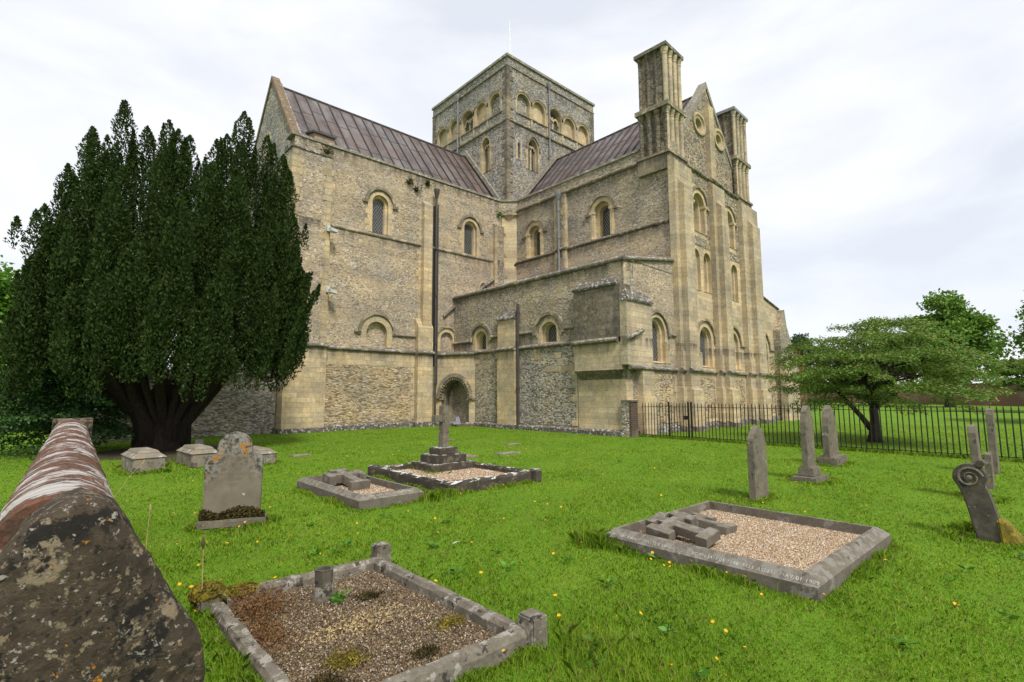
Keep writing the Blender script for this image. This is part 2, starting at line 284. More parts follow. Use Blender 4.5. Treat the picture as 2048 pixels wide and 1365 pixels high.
def grassmat():
    t = NT('grass_blades'); r = t.island()
    c = t.ramp(r, [(0, (.11, .225, .013)), (.3, (.175, .325, .016)), (.6, (.23, .38, .02)), (.85, (.285, .415, .032)), (.95, (.32, .34, .08)), (1, (.38, .30, .14))])
    c = t.mix(.55, c, t.ramp(t.noise(.8, None, 7, .65), [(.3, (.55, .68, .6)), (.5, (1, 1, 1)), (.7, (1.38, 1.16, 1.3))]), 'MULTIPLY')
    c = t.mix(t.ramp(t.noise(2.4, t.map((1, 1, 1), (7, 3, 0)), 5, .65), [(.54, 0), (.68, .5)]), c, (.24, .25, .05))
    t.color(c); t.b.inputs['Roughness'].default_value = .6; t.b.inputs['Specular IOR Level'].default_value = .2
    tr = t.n('ShaderNodeBsdfTranslucent'); t.l(c, tr.inputs[0]); mx = t.n('ShaderNodeMixShader'); mx.inputs[0].default_value = .42
    t.l(t.b.outputs[0], mx.inputs[1]); t.l(tr.outputs[0], mx.inputs[2]); t.l(mx.outputs[0], t.out.inputs[0]); return t.m
MAT['grass'] = grassmat()
MAT['yew'] = leafmat('yew_foliage', [(.014, .030, .008), (.025, .047, .011), (.037, .062, .014), (.056, .077, .019)], .7, .08, .08)
MAT['cherry'] = leafmat('spreading_tree_foliage', [(.068, .145, .022), (.105, .20, .028), (.145, .24, .036), (.225, .195, .055)], .5, .25)
MAT['sycamore'] = leafmat('sycamore_foliage', [(.08, .165, .024), (.12, .225, .03), (.16, .27, .042)], .5, .25)
MAT['darktree'] = leafmat('dark_tree_foliage', [(.03, .065, .018), (.045, .09, .022), (.06, .11, .03)], .5, .15)
MAT['bush'] = leafmat('dark_bush_foliage', [(.024, .062, .018), (.04, .095, .024), (.06, .13, .03)], .55, .12)
MAT['bright'] = leafmat('bright_tree_foliage', [(.08, .19, .02), (.11, .25, .025), (.15, .29, .035)], .5, .3)
MAT['fern'] = leafmat('wall_fern_foliage', [(.05, .06, .012), (.08, .075, .02), (.10, .06, .02)], .6, .2)
def barkmat(name, a, b):
    t = NT(name); t.color(t.mix(t.ramp(t.noise(6, t.map((3, 3, .5)), 6, .7), [(.4, 0), (.6, 1)]), a, b)); t.bump(t.noise(8, t.map((3, 3, .4)), 5, .7), .9, .03); return t.m
MAT['bark'] = barkmat('yew_bark', (.035, .024, .018), (.014, .011, .009)); MAT['bark_grey'] = barkmat('tree_bark', (.06, .05, .038), (.028, .024, .018))
MAT['petal'] = plain('yellow_petals', (.75, .43, .01), .6, 0, .2, .15); MAT['straw'] = plain('straw', (.42, .31, .15), .8); MAT['seedhead'] = plain('seedhead', (.10, .06, .035), .9)
MAT['letter'] = plain('pale_lettering', (.36, .35, .315), .9, 0, .2, .5, 18); MAT['lead_white'] = plain('feather', (.75, .75, .73), .7)
MAT['engraving'] = plain('worn_engraving', (.175, .15, .115), .9)
MAT['dry_weed'] = leafmat('dry_weed', [(.12, .05, .025), (.20, .10, .045), (.15, .11, .03)], .7, .1)
MAT['weed'] = leafmat('weed_leaves', [(.05, .15, .014), (.075, .20, .018), (.10, .24, .022)], .5, .2)

# ------------------------------------------------------------------ mesh helpers
class Fr:
    """a wall frame: s along the wall, z up, d out of the wall"""
    def __init__(s, o, u, n): s.o = Vector(o); s.u = Vector(u); s.n = Vector(n)
    def p(s, a, z, d=0): q = s.o + s.u*a + s.n*d; return (q.x, q.y, q.z+z)
class MB:
    def __init__(s): s.v = []; s.f = []
    def add(s, vs, fs):
        k = len(s.v); s.v += [tuple(v) for v in vs]; s.f += [tuple(i+k for i in f) for f in fs]; return s
    def hexa(s, p): return s.add(p, [(0, 1, 2, 3), (7, 6, 5, 4), (0, 4, 5, 1), (1, 5, 6, 2), (2, 6, 7, 3), (3, 7, 4, 0)])
    def box(s, fr, s0, s1, z0, z1, d0, d1, slope=0, ts=0):
        """slope: how much lower the front top edge is; ts: top end inset"""
        P = fr.p
        return s.hexa([P(s0, z0, d0), P(s1, z0, d0), P(s1, z0, d1), P(s0, z0, d1), P(s0+ts, z1, d0), P(s1-ts, z1, d0), P(s1-ts, z1-slope, d1), P(s0+ts, z1-slope, d1)])
    def abox(s, x0, x1, y0, y1, z0, z1): return s.box(WF, x0, x1, z0, z1, y0, y1)
    def prism(s, pts, depthvec):
        """closed polygon (3D points) extruded by a vector"""
        n = len(pts); dv = Vector(depthvec); q = [tuple(Vector(p)+dv) for p in pts]
        return s.add(list(pts)+q, [tuple(range(n)), tuple(range(2*n-1, n-1, -1))]+[(i, (i+1) % n, n+(i+1) % n, n+i) for i in range(n)])
    def ledge(s, fr, s0, s1, z, h=.17, pr=.13, z1=None, d=0):
        z1 = z if z1 is None else z1
        pf = [(d-.05, -h*.5), (d+pr*.6, -h*.5), (d+pr, -h*.22), (d+pr, h*.12), (d, h*.65), (d-.05, h*.65)]
        a = [fr.p(s0, z+q, dd) for dd, q in pf]; b = [fr.p(s1, z1+q, dd) for dd, q in pf]; n = len(pf)
        return s.add(a+b, [tuple(range(n)), tuple(range(2*n-1, n-1, -1))]+[(i, (i+1) % n, n+(i+1) % n, n+i) for i in range(n)])
    def bridge(s, A, B, close=False):
        n = len(A); m = n if close else n-1
        return s.add(list(A)+list(B), [(i, (i+1) % n, n+(i+1) % n, n+i) for i in range(m)])
    def tube(s, pts, rad, n=8, cap=True):
        pts = [Vector(p) for p in pts]; rings = []
        up = None
        for i, p in enumerate(pts):
            t = (pts[min(i+1, len(pts)-1)]-pts[max(i-1, 0)]).normalized()
            if up is None: up = t.orthogonal().normalized()
            up = (up-t*up.dot(t)).normalized(); w = t.cross(up)
            r = rad[i] if isinstance(rad, (list, tuple)) else rad
            rings.append([tuple(p+(up*math.cos(a)+w*math.sin(a))*r) for a in (2*math.pi*k/n for k in range(n))])
        k = len(s.v); s.v += [v for rg in rings for v in rg]
        for i in range(len(pts)-1):
            for j in range(n): s.f.append((k+i*n+j, k+i*n+(j+1) % n, k+(i+1)*n+(j+1) % n, k+(i+1)*n+j))
        if cap: s.f.append(tuple(k+j for j in range(n-1, -1, -1))); s.f.append(tuple(k+(len(pts)-1)*n+j for j in range(n)))
        return s
    def lathe(s, c, prof, n=16):
        c = Vector(c); k = len(s.v)
        for r, z in prof: s.v += [(c.x+r*math.cos(2*math.pi*j/n), c.y+r*math.sin(2*math.pi*j/n), c.z+z) for j in range(n)]
        for i in range(len(prof)-1):
            for j in range(n): s.f.append((k+i*n+j, k+i*n+(j+1) % n, k+(i+1)*n+(j+1) % n, k+(i+1)*n+j))
        s.f.append(tuple(k+j for j in range(n-1, -1, -1))); s.f.append(tuple(k+(len(prof)-1)*n+j for j in range(n))); return s
WF = Fr((0, 0, 0), (1, 0, 0), (0, 1, 0))

def wloc(o):
    l = Vector((0, 0, 0))
    while o: l = l+o.location; o = o.parent
    return l
def obj(name, mb, mat, parent=None, bevel=0, smooth=False, loc=None):
    """links ONE mesh object; vertices are world positions, stored relative to the parent's base (or to loc)"""
    base = wloc(parent) if parent else Vector(loc or (0, 0, 0))
    me = bpy.data.meshes.new(name); me.from_pydata([(v[0]-base.x, v[1]-base.y, v[2]-base.z) for v in mb.v], [], mb.f); me.validate()
    bm = bmesh.new(); bm.from_mesh(me); bmesh.ops.recalc_face_normals(bm, faces=bm.faces)
    if bevel:
        bmesh.ops.remove_doubles(bm, verts=bm.verts, dist=1e-5)
        es = [e for e in bm.edges if len(e.link_faces) == 2 and e.calc_face_angle(0) > .5]
        bmesh.ops.bevel(bm, geom=es, offset=bevel, segments=2, affect='EDGES', clamp_overlap=True)
    bm.to_mesh(me); bm.free()
    if smooth:
        for p in me.polygons: p.use_smooth = True
    me.materials.append(MAT[mat]); o = bpy.data.objects.new(name, me); COL.objects.link(o)
    if parent: o.parent = parent
    else: o.location = base
    return o
def tag(o, label, cat, group=None):
    o['label'] = label; o['category'] = cat
    if group: o['group'] = group
    return o
def thing(name, label, cat, loc, group=None):
    o = bpy.data.objects.new(name, None); COL.objects.link(o); o.location = loc; o.empty_display_size = .2; return tag(o, label, cat, group)
def npmesh(name, V, nper, mat, parent=None, loc=(0, 0, 0), smooth=False):
    """V: (N, nper, 3) world positions -> one polygon of nper corners each"""
    base = np.array(wloc(parent) if parent else Vector(loc)); V = (np.asarray(V, dtype=np.float64)-base).astype(np.float32); n = V.shape[0]
    me = bpy.data.meshes.new(name); me.vertices.add(n*nper); me.loops.add(n*nper); me.polygons.add(n)
    me.vertices.foreach_set('co', V.ravel()); me.loops.foreach_set('vertex_index', np.arange(n*nper, dtype=np.int32))
    me.polygons.foreach_set('loop_start', np.arange(0, n*nper, nper, dtype=np.int32)); me.update(calc_edges=True); me.validate()
    me.materials.append(MAT[mat]); o = bpy.data.objects.new(name, me); COL.objects.link(o)
    if parent: o.parent = parent
    else: o.location = base
    return o
def unit(a): return a/np.maximum(np.linalg.norm(a, axis=-1, keepdims=True), 1e-9)
def leaves(cen, direc, size, aspect=.5, fold=None):
    """rhombic leaf blades centred at cen pointing along direc with random roll -> (N,4,3)"""
    n = len(cen); d = unit(direc); r = rng.normal(size=(n, 3)); sd = unit(np.cross(d, r)); sz = np.broadcast_to(size, (n,))[:, None]
    return np.stack([cen-d*sz*.5, cen+sd*sz*aspect*.5+d*sz*.05, cen+d*sz*.5, cen-sd*sz*aspect*.5+d*sz*.05], 1)

# ---- walls with openings
def arch(cx, zs, zsp, a, kind='round', n=12, stilt=1.0):
    p = [(cx-a, zs), (cx-a, zsp)]
    if kind == 'round':
        p += [(cx-a*math.cos(math.pi*k/n), zsp+a*stilt*math.sin(math.pi*k/n)) for k in range(1, n)]
    else:
        Rr = a*1.55; xa = cx-a+Rr; th = math.acos((Rr-a)/Rr)
        h = n//2
        p += [(xa-Rr*math.cos(th*k/h), zsp+Rr*math.sin(th*k/h)) for k in range(1, h+1)]
        xb = cx+a-Rr; p += [(xb+Rr*math.cos(th*k/h), zsp+Rr*math.sin(th*k/h)) for k in range(h-1, 0, -1)]
    return p+[(cx+a, zsp), (cx+a, zs)]
def inside(p, poly):
    x, y = p; r = False; j = len(poly)-1
    for i in range(len(poly)):
        if (poly[i][1] > y) != (poly[j][1] > y) and x < (poly[j][0]-poly[i][0])*(y-poly[i][1])/(poly[j][1]-poly[i][1])+poly[i][0]: r = not r
        j = i
    return r
def wall(mb, fr, outer, holes=(), thick=.6, d=0, reveal=.25, cap=True):
    vs = []; es = []
    for lp in [outer]+list(holes):
        k = len(vs); vs += [Vector(p) for p in lp]; es += [(k+i, k+(i+1) % len(lp)) for i in range(len(lp))]
    ov, oe, of, *_ = geometry.delaunay_2d_cdt(vs, es, [], 0, 1e-5)
    fs = []
    for f in of:
        c = sum((ov[i] for i in f), Vector((0, 0)))/len(f)
        if inside(c, outer) and not any(inside(c, h) for h in holes): fs.append(tuple(f))
    mb.add([fr.p(v.x, v.y, d) for v in ov], fs)
    o = list(outer); mb.bridge([fr.p(*p, d) for p in o], [fr.p(*p, d-thick) for p in o], True)
    if cap: mb.add([fr.p(*p, d-thick) for p in o], [tuple(range(len(o)))])
    for h in holes: mb.bridge([fr.p(*p, d) for p in h], [fr.p(*p, d-reveal) for p in h], True)
def archstrip(mb, fr, cx, zs, zsp, steps, kind='round', n=12, stilt=1.0):
    """steps: list of (half width, depth): bridges successive arch outlines"""
    prev = None
    for a, d in steps:
        cur = [fr.p(s, z, d) for s, z in arch(cx, zs, zsp, a, kind, n, stilt)]
        if prev: mb.bridge(prev, cur)
        prev = cur
def archface(mb, fr, cx, zs, zsp, a, d, kind='round', n=12, stilt=1.0):
    p = [fr.p(s, z, d) for s, z in arch(cx, zs, zsp, a, kind, n, stilt)]; mb.add(p, [tuple(range(len(p)))])
def hood(mb, fr, cx, zsp, a0, a1, pr, drop=.1, stubs=0, kind='round', n=14, d=0, stilt=1.0):
    def ring(a): return arch(cx, zsp-drop, zsp, a, kind, n, stilt)
    i, o = ring(a0), ring(a1)
    A = [fr.p(*p, d) for p in o]; B = [fr.p(*p, d+pr) for p in o]; Cc = [fr.p(*p, d+pr) for p in i]; D = [fr.p(*p, d) for p in i]
    mb.bridge(A, B); mb.bridge(B, Cc); mb.bridge(Cc, D)
    for k in (0, -1): mb.add([A[k], B[k], Cc[k], D[k]], [(0, 1, 2, 3)])
    if stubs:
        w = a1-a0
        for sg in (-1, 1):
            s0, s1 = sorted((cx+sg*(a1-.01), cx+sg*(a1+stubs))); mb.box(fr, s0, s1, zsp-drop, zsp-drop+w, d-.02, d+pr)
def jambs(mb, fr, cx, zs, zt, a, d=.022, h=.3, lo=.05, hi=.26):
    z = zs; k = random.randint(0, 1)
    while z < zt-.1:
        hh = min(h*random.uniform(.8, 1.15), zt-z)
        for sg in (-1, 1):
            w = random.uniform(lo, lo+.08) if (k % 2) else random.uniform(hi-.1, hi)
            s0, s1 = sorted((cx+sg*a, cx+sg*(a+w))); mb.box(fr, s0, s1, z+.008, z+hh-.008, -.05, d+random.uniform(-.006, .006))
        z += hh; k += 1
def quoins(mb, fr, edge, sg, z0, z1, d=.02, lo=.28, hi=.55, h=.31, off=0):
    z = z0; k = 0
    while z < z1-.1:
        hh = min(h*random.uniform(.75, 1.2), z1-z); w = random.uniform(lo, lo+.12) if k % 2 else random.uniform(hi-.15, hi)
        s0, s1 = sorted((edge-sg*random.uniform(.003, .012), edge+sg*w)); mb.box(fr, s0, s1, z+.006, z+hh-.006, -.05, d+off+random.uniform(-.006, .006)); z += hh; k += 1

# ------------------------------------------------------------------ the setting: ground and sky come first
def ground():
    mb = MB(); s = 900
    mb.add([(-s, -s, 0), (s, -s, 0), (s, s, 0), (-s, s, 0)], [(0, 1, 2, 3)])
    o = obj('lawn_ground', mb, 'lawn'); o['kind'] = 'structure'
ground()

# ------------------------------------------------------------------ the church
al = R(2.57)
FL = Fr((0, 23.6, 0), (1, 0, 0), (0, -1, 0))          # long wall of the transept, s = X
FS = Fr((21.2, 0, 0), (0, 1, 0), (-1, 0, 0))          # chancel wall, s = Y
FA = Fr((16.9, 0, 0), (0, 1, 0), (-1, 0, 0))          # aisle wall, s = Y
FE = Fr((21.2, 12.2, 0), (math.cos(al), math.sin(al), 0), (math.sin(al), -math.cos(al), 0))   # end wall, s from the corner
FT = Fr((21.15, 0, 0), (0, 1, 0), (-1, 0, 0))         # tower face, s = Y
FR_ = Fr((0, 23.75, 0), (1, 0, 0), (0, -1, 0))        # tower face, s = X
FG = Fr((8.0, 0, 0), (0, 1, 0), (-1, 0, 0))           # transept gable, s = Y
church = thing('church', 'large Norman flint and yellow stone church with square central tower', 'church', (14, 23, 0))
SPLIT = {'string_course', 'rubble_facing', 'flint_facing', 'ashlar_band', 'plinth', 'parapet_coping', 'gable_coping', 'roof_flashing', 'ashlar_facing', 'roof_weathering', 'arcade_hoods', 'arcade_strips', 'slit_jambs', 'impost', 'turret_string'}
def part(name, mb, mat, parent=None, **k):
    if name not in SPLIT: return obj(name, mb, mat, parent or church, **k)
    root = list(range(len(mb.v)))
    def find(i):
        while root[i] != i: root[i] = root[root[i]]; i = root[i]
        return i
    for f in mb.f:
        for a in f[1:]: root[find(a)] = find(f[0])
    gr = {}
    for f in mb.f: gr.setdefault(find(f[0]), []).append(f)
    for fs in gr.values():
        m2 = MB(); ids = sorted({i for f in fs for i in f}); mp_ = {i: j for j, i in enumerate(ids)}
        m2.v = [mb.v[i] for i in ids]; m2.f = [tuple(mp_[i] for i in f) for f in fs]; o = obj(name, m2, mat, parent or church, **k)
    return o

HOLES = {k: [] for k in 'LSAETRG'}
def window(key, fr, cx, zs, zsp, a, out, kind='round', hd=None, stubs=0, depth=.42, mid=None, jam=True, shafts=False, stilt=1.0, d=0, mat='dressing', name='window'):
    """a: glass half width; out: half width of the dressed surround; hd: (inner, outer) of the hood mould"""
    HOLES[key].append(arch(cx, zs-.02, zsp, out, kind, 12, stilt))
    mb = MB(); m = mid or (a+out)/2
    st = [(out, d-.1), (out, d+.02), (m, d+.02), (m, d-depth*.42), (a+.03, d-depth*.47), (a, d-depth)]
    archstrip(mb, fr, cx, zs, zsp, st, kind, 14, stilt)
    mb.add([fr.p(cx-out, zs, d+.02), fr.p(cx+out, zs, d+.02), fr.p(cx+out, zs+.12, d-depth-.02), fr.p(cx-out, zs+.12, d-depth-.02)], [(0, 1, 2, 3)])
    if jam: jambs(mb, fr, cx, zs, zsp, out)
    w = part(name, mb, mat)
    g = MB(); archface(g, fr, cx, zs, zsp, a+.02, d-depth+.02, kind, 14, stilt); part('pane', g, 'glass', w)
    if hd:
        h = MB(); hood(h, fr, cx, zsp, hd[0], hd[1], .10, .1, stubs, kind, 16, d, stilt); part('hood_mould', h, 'hood', w)
    if shafts:
        r = .075
        for sg in (-1, 1):
            s = MB(); c = fr.p(cx+sg*(m+(out-m)*.45), 0, d-.04); sx = (m+out)/2
            s.lathe(c, [(r*1.5, zs), (r*1.5, zs+.08), (r, zs+.14), (r, zsp-.26), (r*1.25, zsp-.24), (r*1.2, zsp-.2), (r*1.9, zsp-.03)], 10)
            s.box(fr, cx+sg*sx-.17, cx+sg*sx+.17, zsp-.03, zsp+.09, d-.2, d+.09); part('shaft', s, 'dressing', w)
    return w
def blind(key, fr, cx, zs, zsp, a, out, fill, depth=.2, hd=None, stubs=0, kind='round', stilt=1.0, jam=False, d=0, mat='dressing'):
    HOLES[key].append(arch(cx, zs, zsp, out, kind, 12, stilt))
    mb = MB(); archstrip(mb, fr, cx, zs, zsp, [(out, d-.1), (out, d+.02), (a, d+.02), (a, d-depth)], kind, 14, stilt)
    if jam: jambs(mb, fr, cx, zs, zsp, out)
    w = part('blind_arch', mb, mat)
    g = MB(); archface(g, fr, cx, zs, zsp, a+.02, d-depth+.01, kind, 14, stilt); part('infill', g, fill, w)
    if hd: h = MB(); hood(h, fr, cx, zsp, hd[0], hd[1], .10, .1, stubs, kind, 16, d, stilt); part('hood_mould', h, 'hood', w)

# ---- transept long wall
window('L', FL, 12.19, 9.92, 11.50, .31, .60, hd=(.72, .86), stubs=.14, depth=.32)
window('L', FL, 18.06, 9.80, 11.45, .32, .62, hd=(.70, .84), stubs=.14, depth=.32)
blind('L', FL, 12.16, 4.06, 4.78, .56, .86, 'rubble', .24, hd=(.90, 1.02), stubs=.0, jam=False)
blind('L', FL, 16.42, 4.03, 4.72, .42, .66, 'rubble', .16, hd=(.66, .76))
mb = MB(); wall(mb, FL, [(8.0, 0), (20.45, 0), (20.45, 13.72), (8.0, 13.72)], HOLES['L'], .7); part('transept_wall', mb, 'rubble')
mb = MB(); mb.box(FL, 9.5, 14.25, .32, 3.1, 0, .012); part('rubble_facing', mb, 'rubble_low')
mb = MB(); mb.box(FL, 9.5, 20.45, 3.1, 3.78, 0, .016); mb.box(FL, 15.35, 16.2, .3, 3.1, 0, .016); mb.box(FL, 15.35, 15.75, 4.0, 5.5, 0, .016); part('ashlar_band', mb, 'ashlar')
mb = MB(); mb.box(FL, 7.62, 20.6, 13.72, 13.84, -.75, .06); part('parapet_coping', mb, 'coping')
# buttresses of the transept
mb = MB(); mb.box(FL, 7.62, 9.47, 4.0, 13.0, -.6, .28); part('buttress', mb, 'rubble')
mb = MB(); mb.box(FL, 7.60, 9.49, 0, 4.0, -.6, .34); part('buttress', mb, 'ashlar')
mb = MB(); mb.box(FL, 7.56, 9.52, 13.0, 13.35, -.7, .33, .27); part('buttress_cap', mb, 'offset')
mb = MB(); mb.box(FL, 7.80, 9.0, 13.0, 13.72, -.65, .02); part('parapet_block', mb, 'rubble')
q = MB(); quoins(q, FL, 7.62, 1, 4.05, 13, .30, .3, .55); quoins(q, FL, 9.47, -1, 4.05, 12.95, .30, .2, .42); part('quoins', q, 'quoin')
mb = MB(); mb.box(FL, 14.38, 15.3, 0, 5.75, 0, .34, .5); mb.box(FL, 14.68, 15.22, 5.3, 12.35, 0, .30, .3); part('buttress', mb, 'ashlar')
q = MB(); quoins(q, FL, 14.68, -1, 4.1, 12, .02, .08, .36); quoins(q, FL, 14.38, -1, .4, 3.1, .03, .1, .35); quoins(q, FL, 9.47, 1, 4.1, 12.9, .02, .08, .3); part('quoins', q, 'ashlar')
mb = MB(); mb.box(FL, 19.78, 20.5, 0, 12.3, -.2, .22, .25); part('buttress', mb, 'flint_wall')
q = MB(); quoins(q, FL, 19.78, 1, 4.1, 11.8, .24, .1, .3); quoins(q, FL, 19.78, -1, 4.1, 11.8, .02, .1, .3); part('quoins', q, 'quoin')
# string courses of the transept
mb = MB(); mb.ledge(FL, 9.47, 14.38, 3.88); mb.ledge(FL, 15.3, 15.8, 3.885); mb.ledge(FL, 7.56, 9.53, 3.93, d=.34); mb.ledge(FL, 14.33, 15.35, 3.88, d=.34); part('string_course', mb, 'ledge')
mb = MB(); mb.ledge(FL, 9.47, 14.68, 9.79, .15, .07); mb.ledge(FL, 15.22, 19.78, 9.79, .15, .07); part('string_course', mb, 'hood')
mb = MB(); mb.ledge(FL, 10.94, 11.30, 4.76, .13, .10); mb.ledge(FL, 13.02, 14.38, 4.74, .13, .10); part('string_course', mb, 'hood')
mb = MB(); mb.ledge(FL, 16.14, 16.95, 6.0, .16, .16, 6.68); mb.ledge(FL, 17.2, 20.45, 6.75, .18, .2, 9.14); part('roof_weathering', mb, 'ledge')
mb = MB(); mb.box(FL, 7.45, 9.6, 0, .27, -.6, .46, .08); mb.box(FL, 9.6, 14.2, 0, .27, 0, .16, .07); mb.box(FL, 14.2, 15.45, 0, .3, 0, .45, .07); mb.box(FL, 15.45, 16.2, 0, .27, 0, .16, .07); part('plinth', mb, 'offset')
m2 = MB(); archstrip(m2, FL, 19.05, 7.62, 7.95, [(.4, .0), (.4, .03), (.28, .03), (.28, .01)], 'point'); wv_ = part('window', m2, 'dressing'); m2 = MB(); archface(m2, FL, 19.05, 7.62, 7.95, .29, .012, 'point'); part('pane', m2, 'glass', wv_)
# ---- transept gable wall
mb = MB(); wall(mb, FG, [(23.62, 0), (32.9, 0), (32.9, 13.4), (28.2, 18.75), (24.1, 13.6), (23.62, 13.6)], [arch(28.4, 14.1, 15.3, .42, 'point')], .5); part('transept_gable', mb, 'flint')
m2 = MB(); archstrip(m2, FG, 28.4, 14.1, 15.3, [(.42, -.1), (.42, .02), (.3, .02), (.3, -.3)], 'point'); w_ = part('window', m2, 'quoin'); m2 = MB(); archface(m2, FG, 28.4, 14.1, 15.3, .31, -.28, 'point'); part('pane', m2, 'glass', w_)
mb = MB()
for (a, b) in (((24.1, 13.6), (28.2, 18.85)), ((28.2, 18.85), (33.0, 13.4))):
    mb.hexa([FG.p(q[0], q[1]+dz, dd) for q in (a, b) for dz, dd in ((-.2, .06), (-.2, -.36), (.12, -.36), (.12, .06))])
part('gable_coping', mb, 'brown_coping')
# ---- roofs
def roof(ax, e0, e1, r, z_e, z_r, back, a0, a1, spacing):
    """ax 'x' ridge along X at Y=r, or 'y' ridge along Y at X=r; e0 eave coordinate, back = far eave"""
    def Q(a, b, z): return (a, b, z) if ax == 'x' else (b, a, z)
    mb = MB(); t = .12
    for e in (e0, back):
        mb.hexa([Q(a0, e, z_e-t), Q(a1, e, z_e-t), Q(a1, r, z_r-t), Q(a0, r, z_r-t), Q(a0, e, z_e), Q(a1, e, z_e), Q(a1, r, z_r), Q(a0, r, z_r)])
    ro = part('roof', mb, 'roof'); sm = MB(); n = int(round(abs(a1-a0)/spacing))
    nrm = Vector((0, -(z_r-z_e), 0)); L_ = math.hypot(r-e0, z_r-z_e); nb, nzv = -(z_r-z_e)/L_*(1 if r > e0 else -1), abs(r-e0)/L_
    for i in range(n+1):
        a = a0+(a1-a0)*(i+(random.uniform(-.06, .06) if 0 < i < n else 0))/n; w = random.uniform(.028, .04); hgt = random.uniform(.06, .085)
        sm.hexa([Q(a-w, e0, z_e-.02), Q(a+w, e0, z_e-.02), Q(a+w, r, z_r-.02), Q(a-w, r, z_r-.02), Q(a-w*.7, e0+nb*hgt, z_e+nzv*hgt), Q(a+w*.7, e0+nb*hgt, z_e+nzv*hgt), Q(a+w*.7, r+nb*hgt, z_r+nzv*hgt), Q(a-w*.7, r+nb*hgt, z_r+nzv*hgt)])
    part('seams', sm, 'seam', ro)
    rd = MB(); rd.tube([Q(a0, r, z_r), Q(a1, r, z_r)], .09, 8); part('ridge_roll', rd, 'seam', ro)
    # lap joints between the sheets
    lp = MB()
    for i in range(n):
        for fz in (random.uniform(.25, .4), random.uniform(.6, .75)):
            b0 = a0+(a1-a0)*(i+.06)/n; b1 = a0+(a1-a0)*(i+.94)/n; bb = e0+(r-e0)*fz; zz = z_e+(z_r-z_e)*fz
            b2 = e0+(r-e0)*(fz+.008); z2 = z_e+(z_r-z_e)*(fz+.008)
            lp.hexa([Q(b0, bb, zz-.01), Q(b1, bb, zz-.01), Q(b1, b2, z2-.01), Q(b0, b2, z2-.01), Q(b0, bb+nb*.012, zz+nzv*.012), Q(b1, bb+nb*.012, zz+nzv*.012), Q(b1, b2+nb*.012, z2+nzv*.012), Q(b0, b2+nb*.012, z2+nzv*.012)])
    part('lap_joints', lp, 'seam', ro)
roof('x', 24.3, 0, 28.2, 13.55, 18.5, 32.6, 8.45, 21.1, .66)
roof('y', 21.85, 0, 25.9, 13.5, 18.25, 30.2, 13.0, 23.7, .64)
mb = MB()   # stone weatherings where the roofs meet the tower
mb.hexa([FT.p(24.1, 13.6, 0), FT.p(24.1, 13.6, .2), FT.p(28.2, 18.72, .2), FT.p(28.2, 18.72, 0), FT.p(24.0, 13.85, 0), FT.p(24.0, 13.85, .2), FT.p(28.1, 18.97, .2), FT.p(28.1, 18.97, 0)])
mb.hexa([FR_.p(21.75, 13.6, 0), FR_.p(21.75, 13.6, .25), FR_.p(25.85, 18.45, .25), FR_.p(25.85, 18.45, 0), FR_.p(21.6, 13.85, 0), FR_.p(21.6, 13.85, .25), FR_.p(25.75, 18.75, .25), FR_.p(25.75, 18.75, 0)])
part('roof_flashing', mb, 'coping')
mb = MB(); mb.hexa([(8.95, 24.3, 13.5), (9.95, 24.3, 13.5), (9.95, 25.4, 13.9), (8.95, 25.4, 13.9), (8.95, 24.3, 14.5), (9.95, 24.3, 14.5), (9.95, 25.4, 14.85), (8.95, 25.4, 14.85)]); hut = part('roof_hatch', mb, 'wood')
mb = MB(); mb.hexa([(8.87, 24.2, 14.5), (10.03, 24.2, 14.5), (10.03, 25.5, 14.88), (8.87, 25.5, 14.88), (8.87, 24.2, 14.6), (10.03, 24.2, 14.6), (10.03, 25.5, 14.98), (8.87, 25.5, 14.98)]); part('hatch_lid', mb, 'seam', hut)

# ---- chancel wall
for cx, zs, zsp, a, out in ((21.38, 9.86, 11.30, .29, .62), (16.30, 9.88, 11.30, .33, .66)):
    window('S', FS, cx, zs, zsp, a, out+.14, hd=(out+.13, out+.27), stubs=.18, depth=.55, mid=a+.2, jam=False, shafts=True)
mb = MB(); wall(mb, FS, [(12.2, 0), (23.6, 0), (23.6, 13.72), (12.2, 13.72)], HOLES['S'], .7); part('chancel_wall', mb, 'flint_wall')
mb = MB(); mb.box(FS, 12.25, 22.95, 7.0, 9.68, 0, .014); part('rubble_band', mb, 'rubble')
mb = MB(); mb.box(FS, 13.9, 22.85, 13.72, 13.84, -.75, .07); part('parapet_coping', mb, 'coping')
mb = MB(); mb.ledge(FS, 13.85, 22.85, 13.12, .2, .14); part('string_course', mb, 'hood')
mb = MB(); mb.ledge(FS, 12.22, 18.7, 9.78, .17, .14); mb.ledge(FS, 19.5, 22.9, 9.78, .17, .14); mb.ledge(FS, 18.66, 19.54, 9.78, .17, .14, d=.2); mb.ledge(FS, 22.9, 23.6, 9.78, .17, .14, 9.2); part('string_course', mb, 'ledge')
mb = MB(); mb.box(FS, 18.72, 19.52, 6.9, 13.05, 0, .2, .1); part('buttress', mb, 'flint_wall')
q = MB(); quoins(q, FS, 18.72, 1, 7.2, 12.8, .22, .1, .3); quoins(q, FS, 19.52, -1, 7.2, 12.8, .22, .1, .3); part('quoins', q, 'quoin')
def downpipe(pts, r, mat, hopper=None, br=()):
    mb = MB(); mb.tube(pts, r, 8)
    for z in br: mb.tube([(pts[-1][0], pts[-1][1], z), (pts[-1][0], pts[-1][1], z+.09)], r*1.45, 8)
    p = part('downpipe', mb, mat)
    if hopper: h = MB(); h.lathe(hopper, [(r*1.2, -.35), (r*2.6, -.05), (r*2.9, .1), (r*2.9, .16)], 8); part('hopper', h, mat, p)
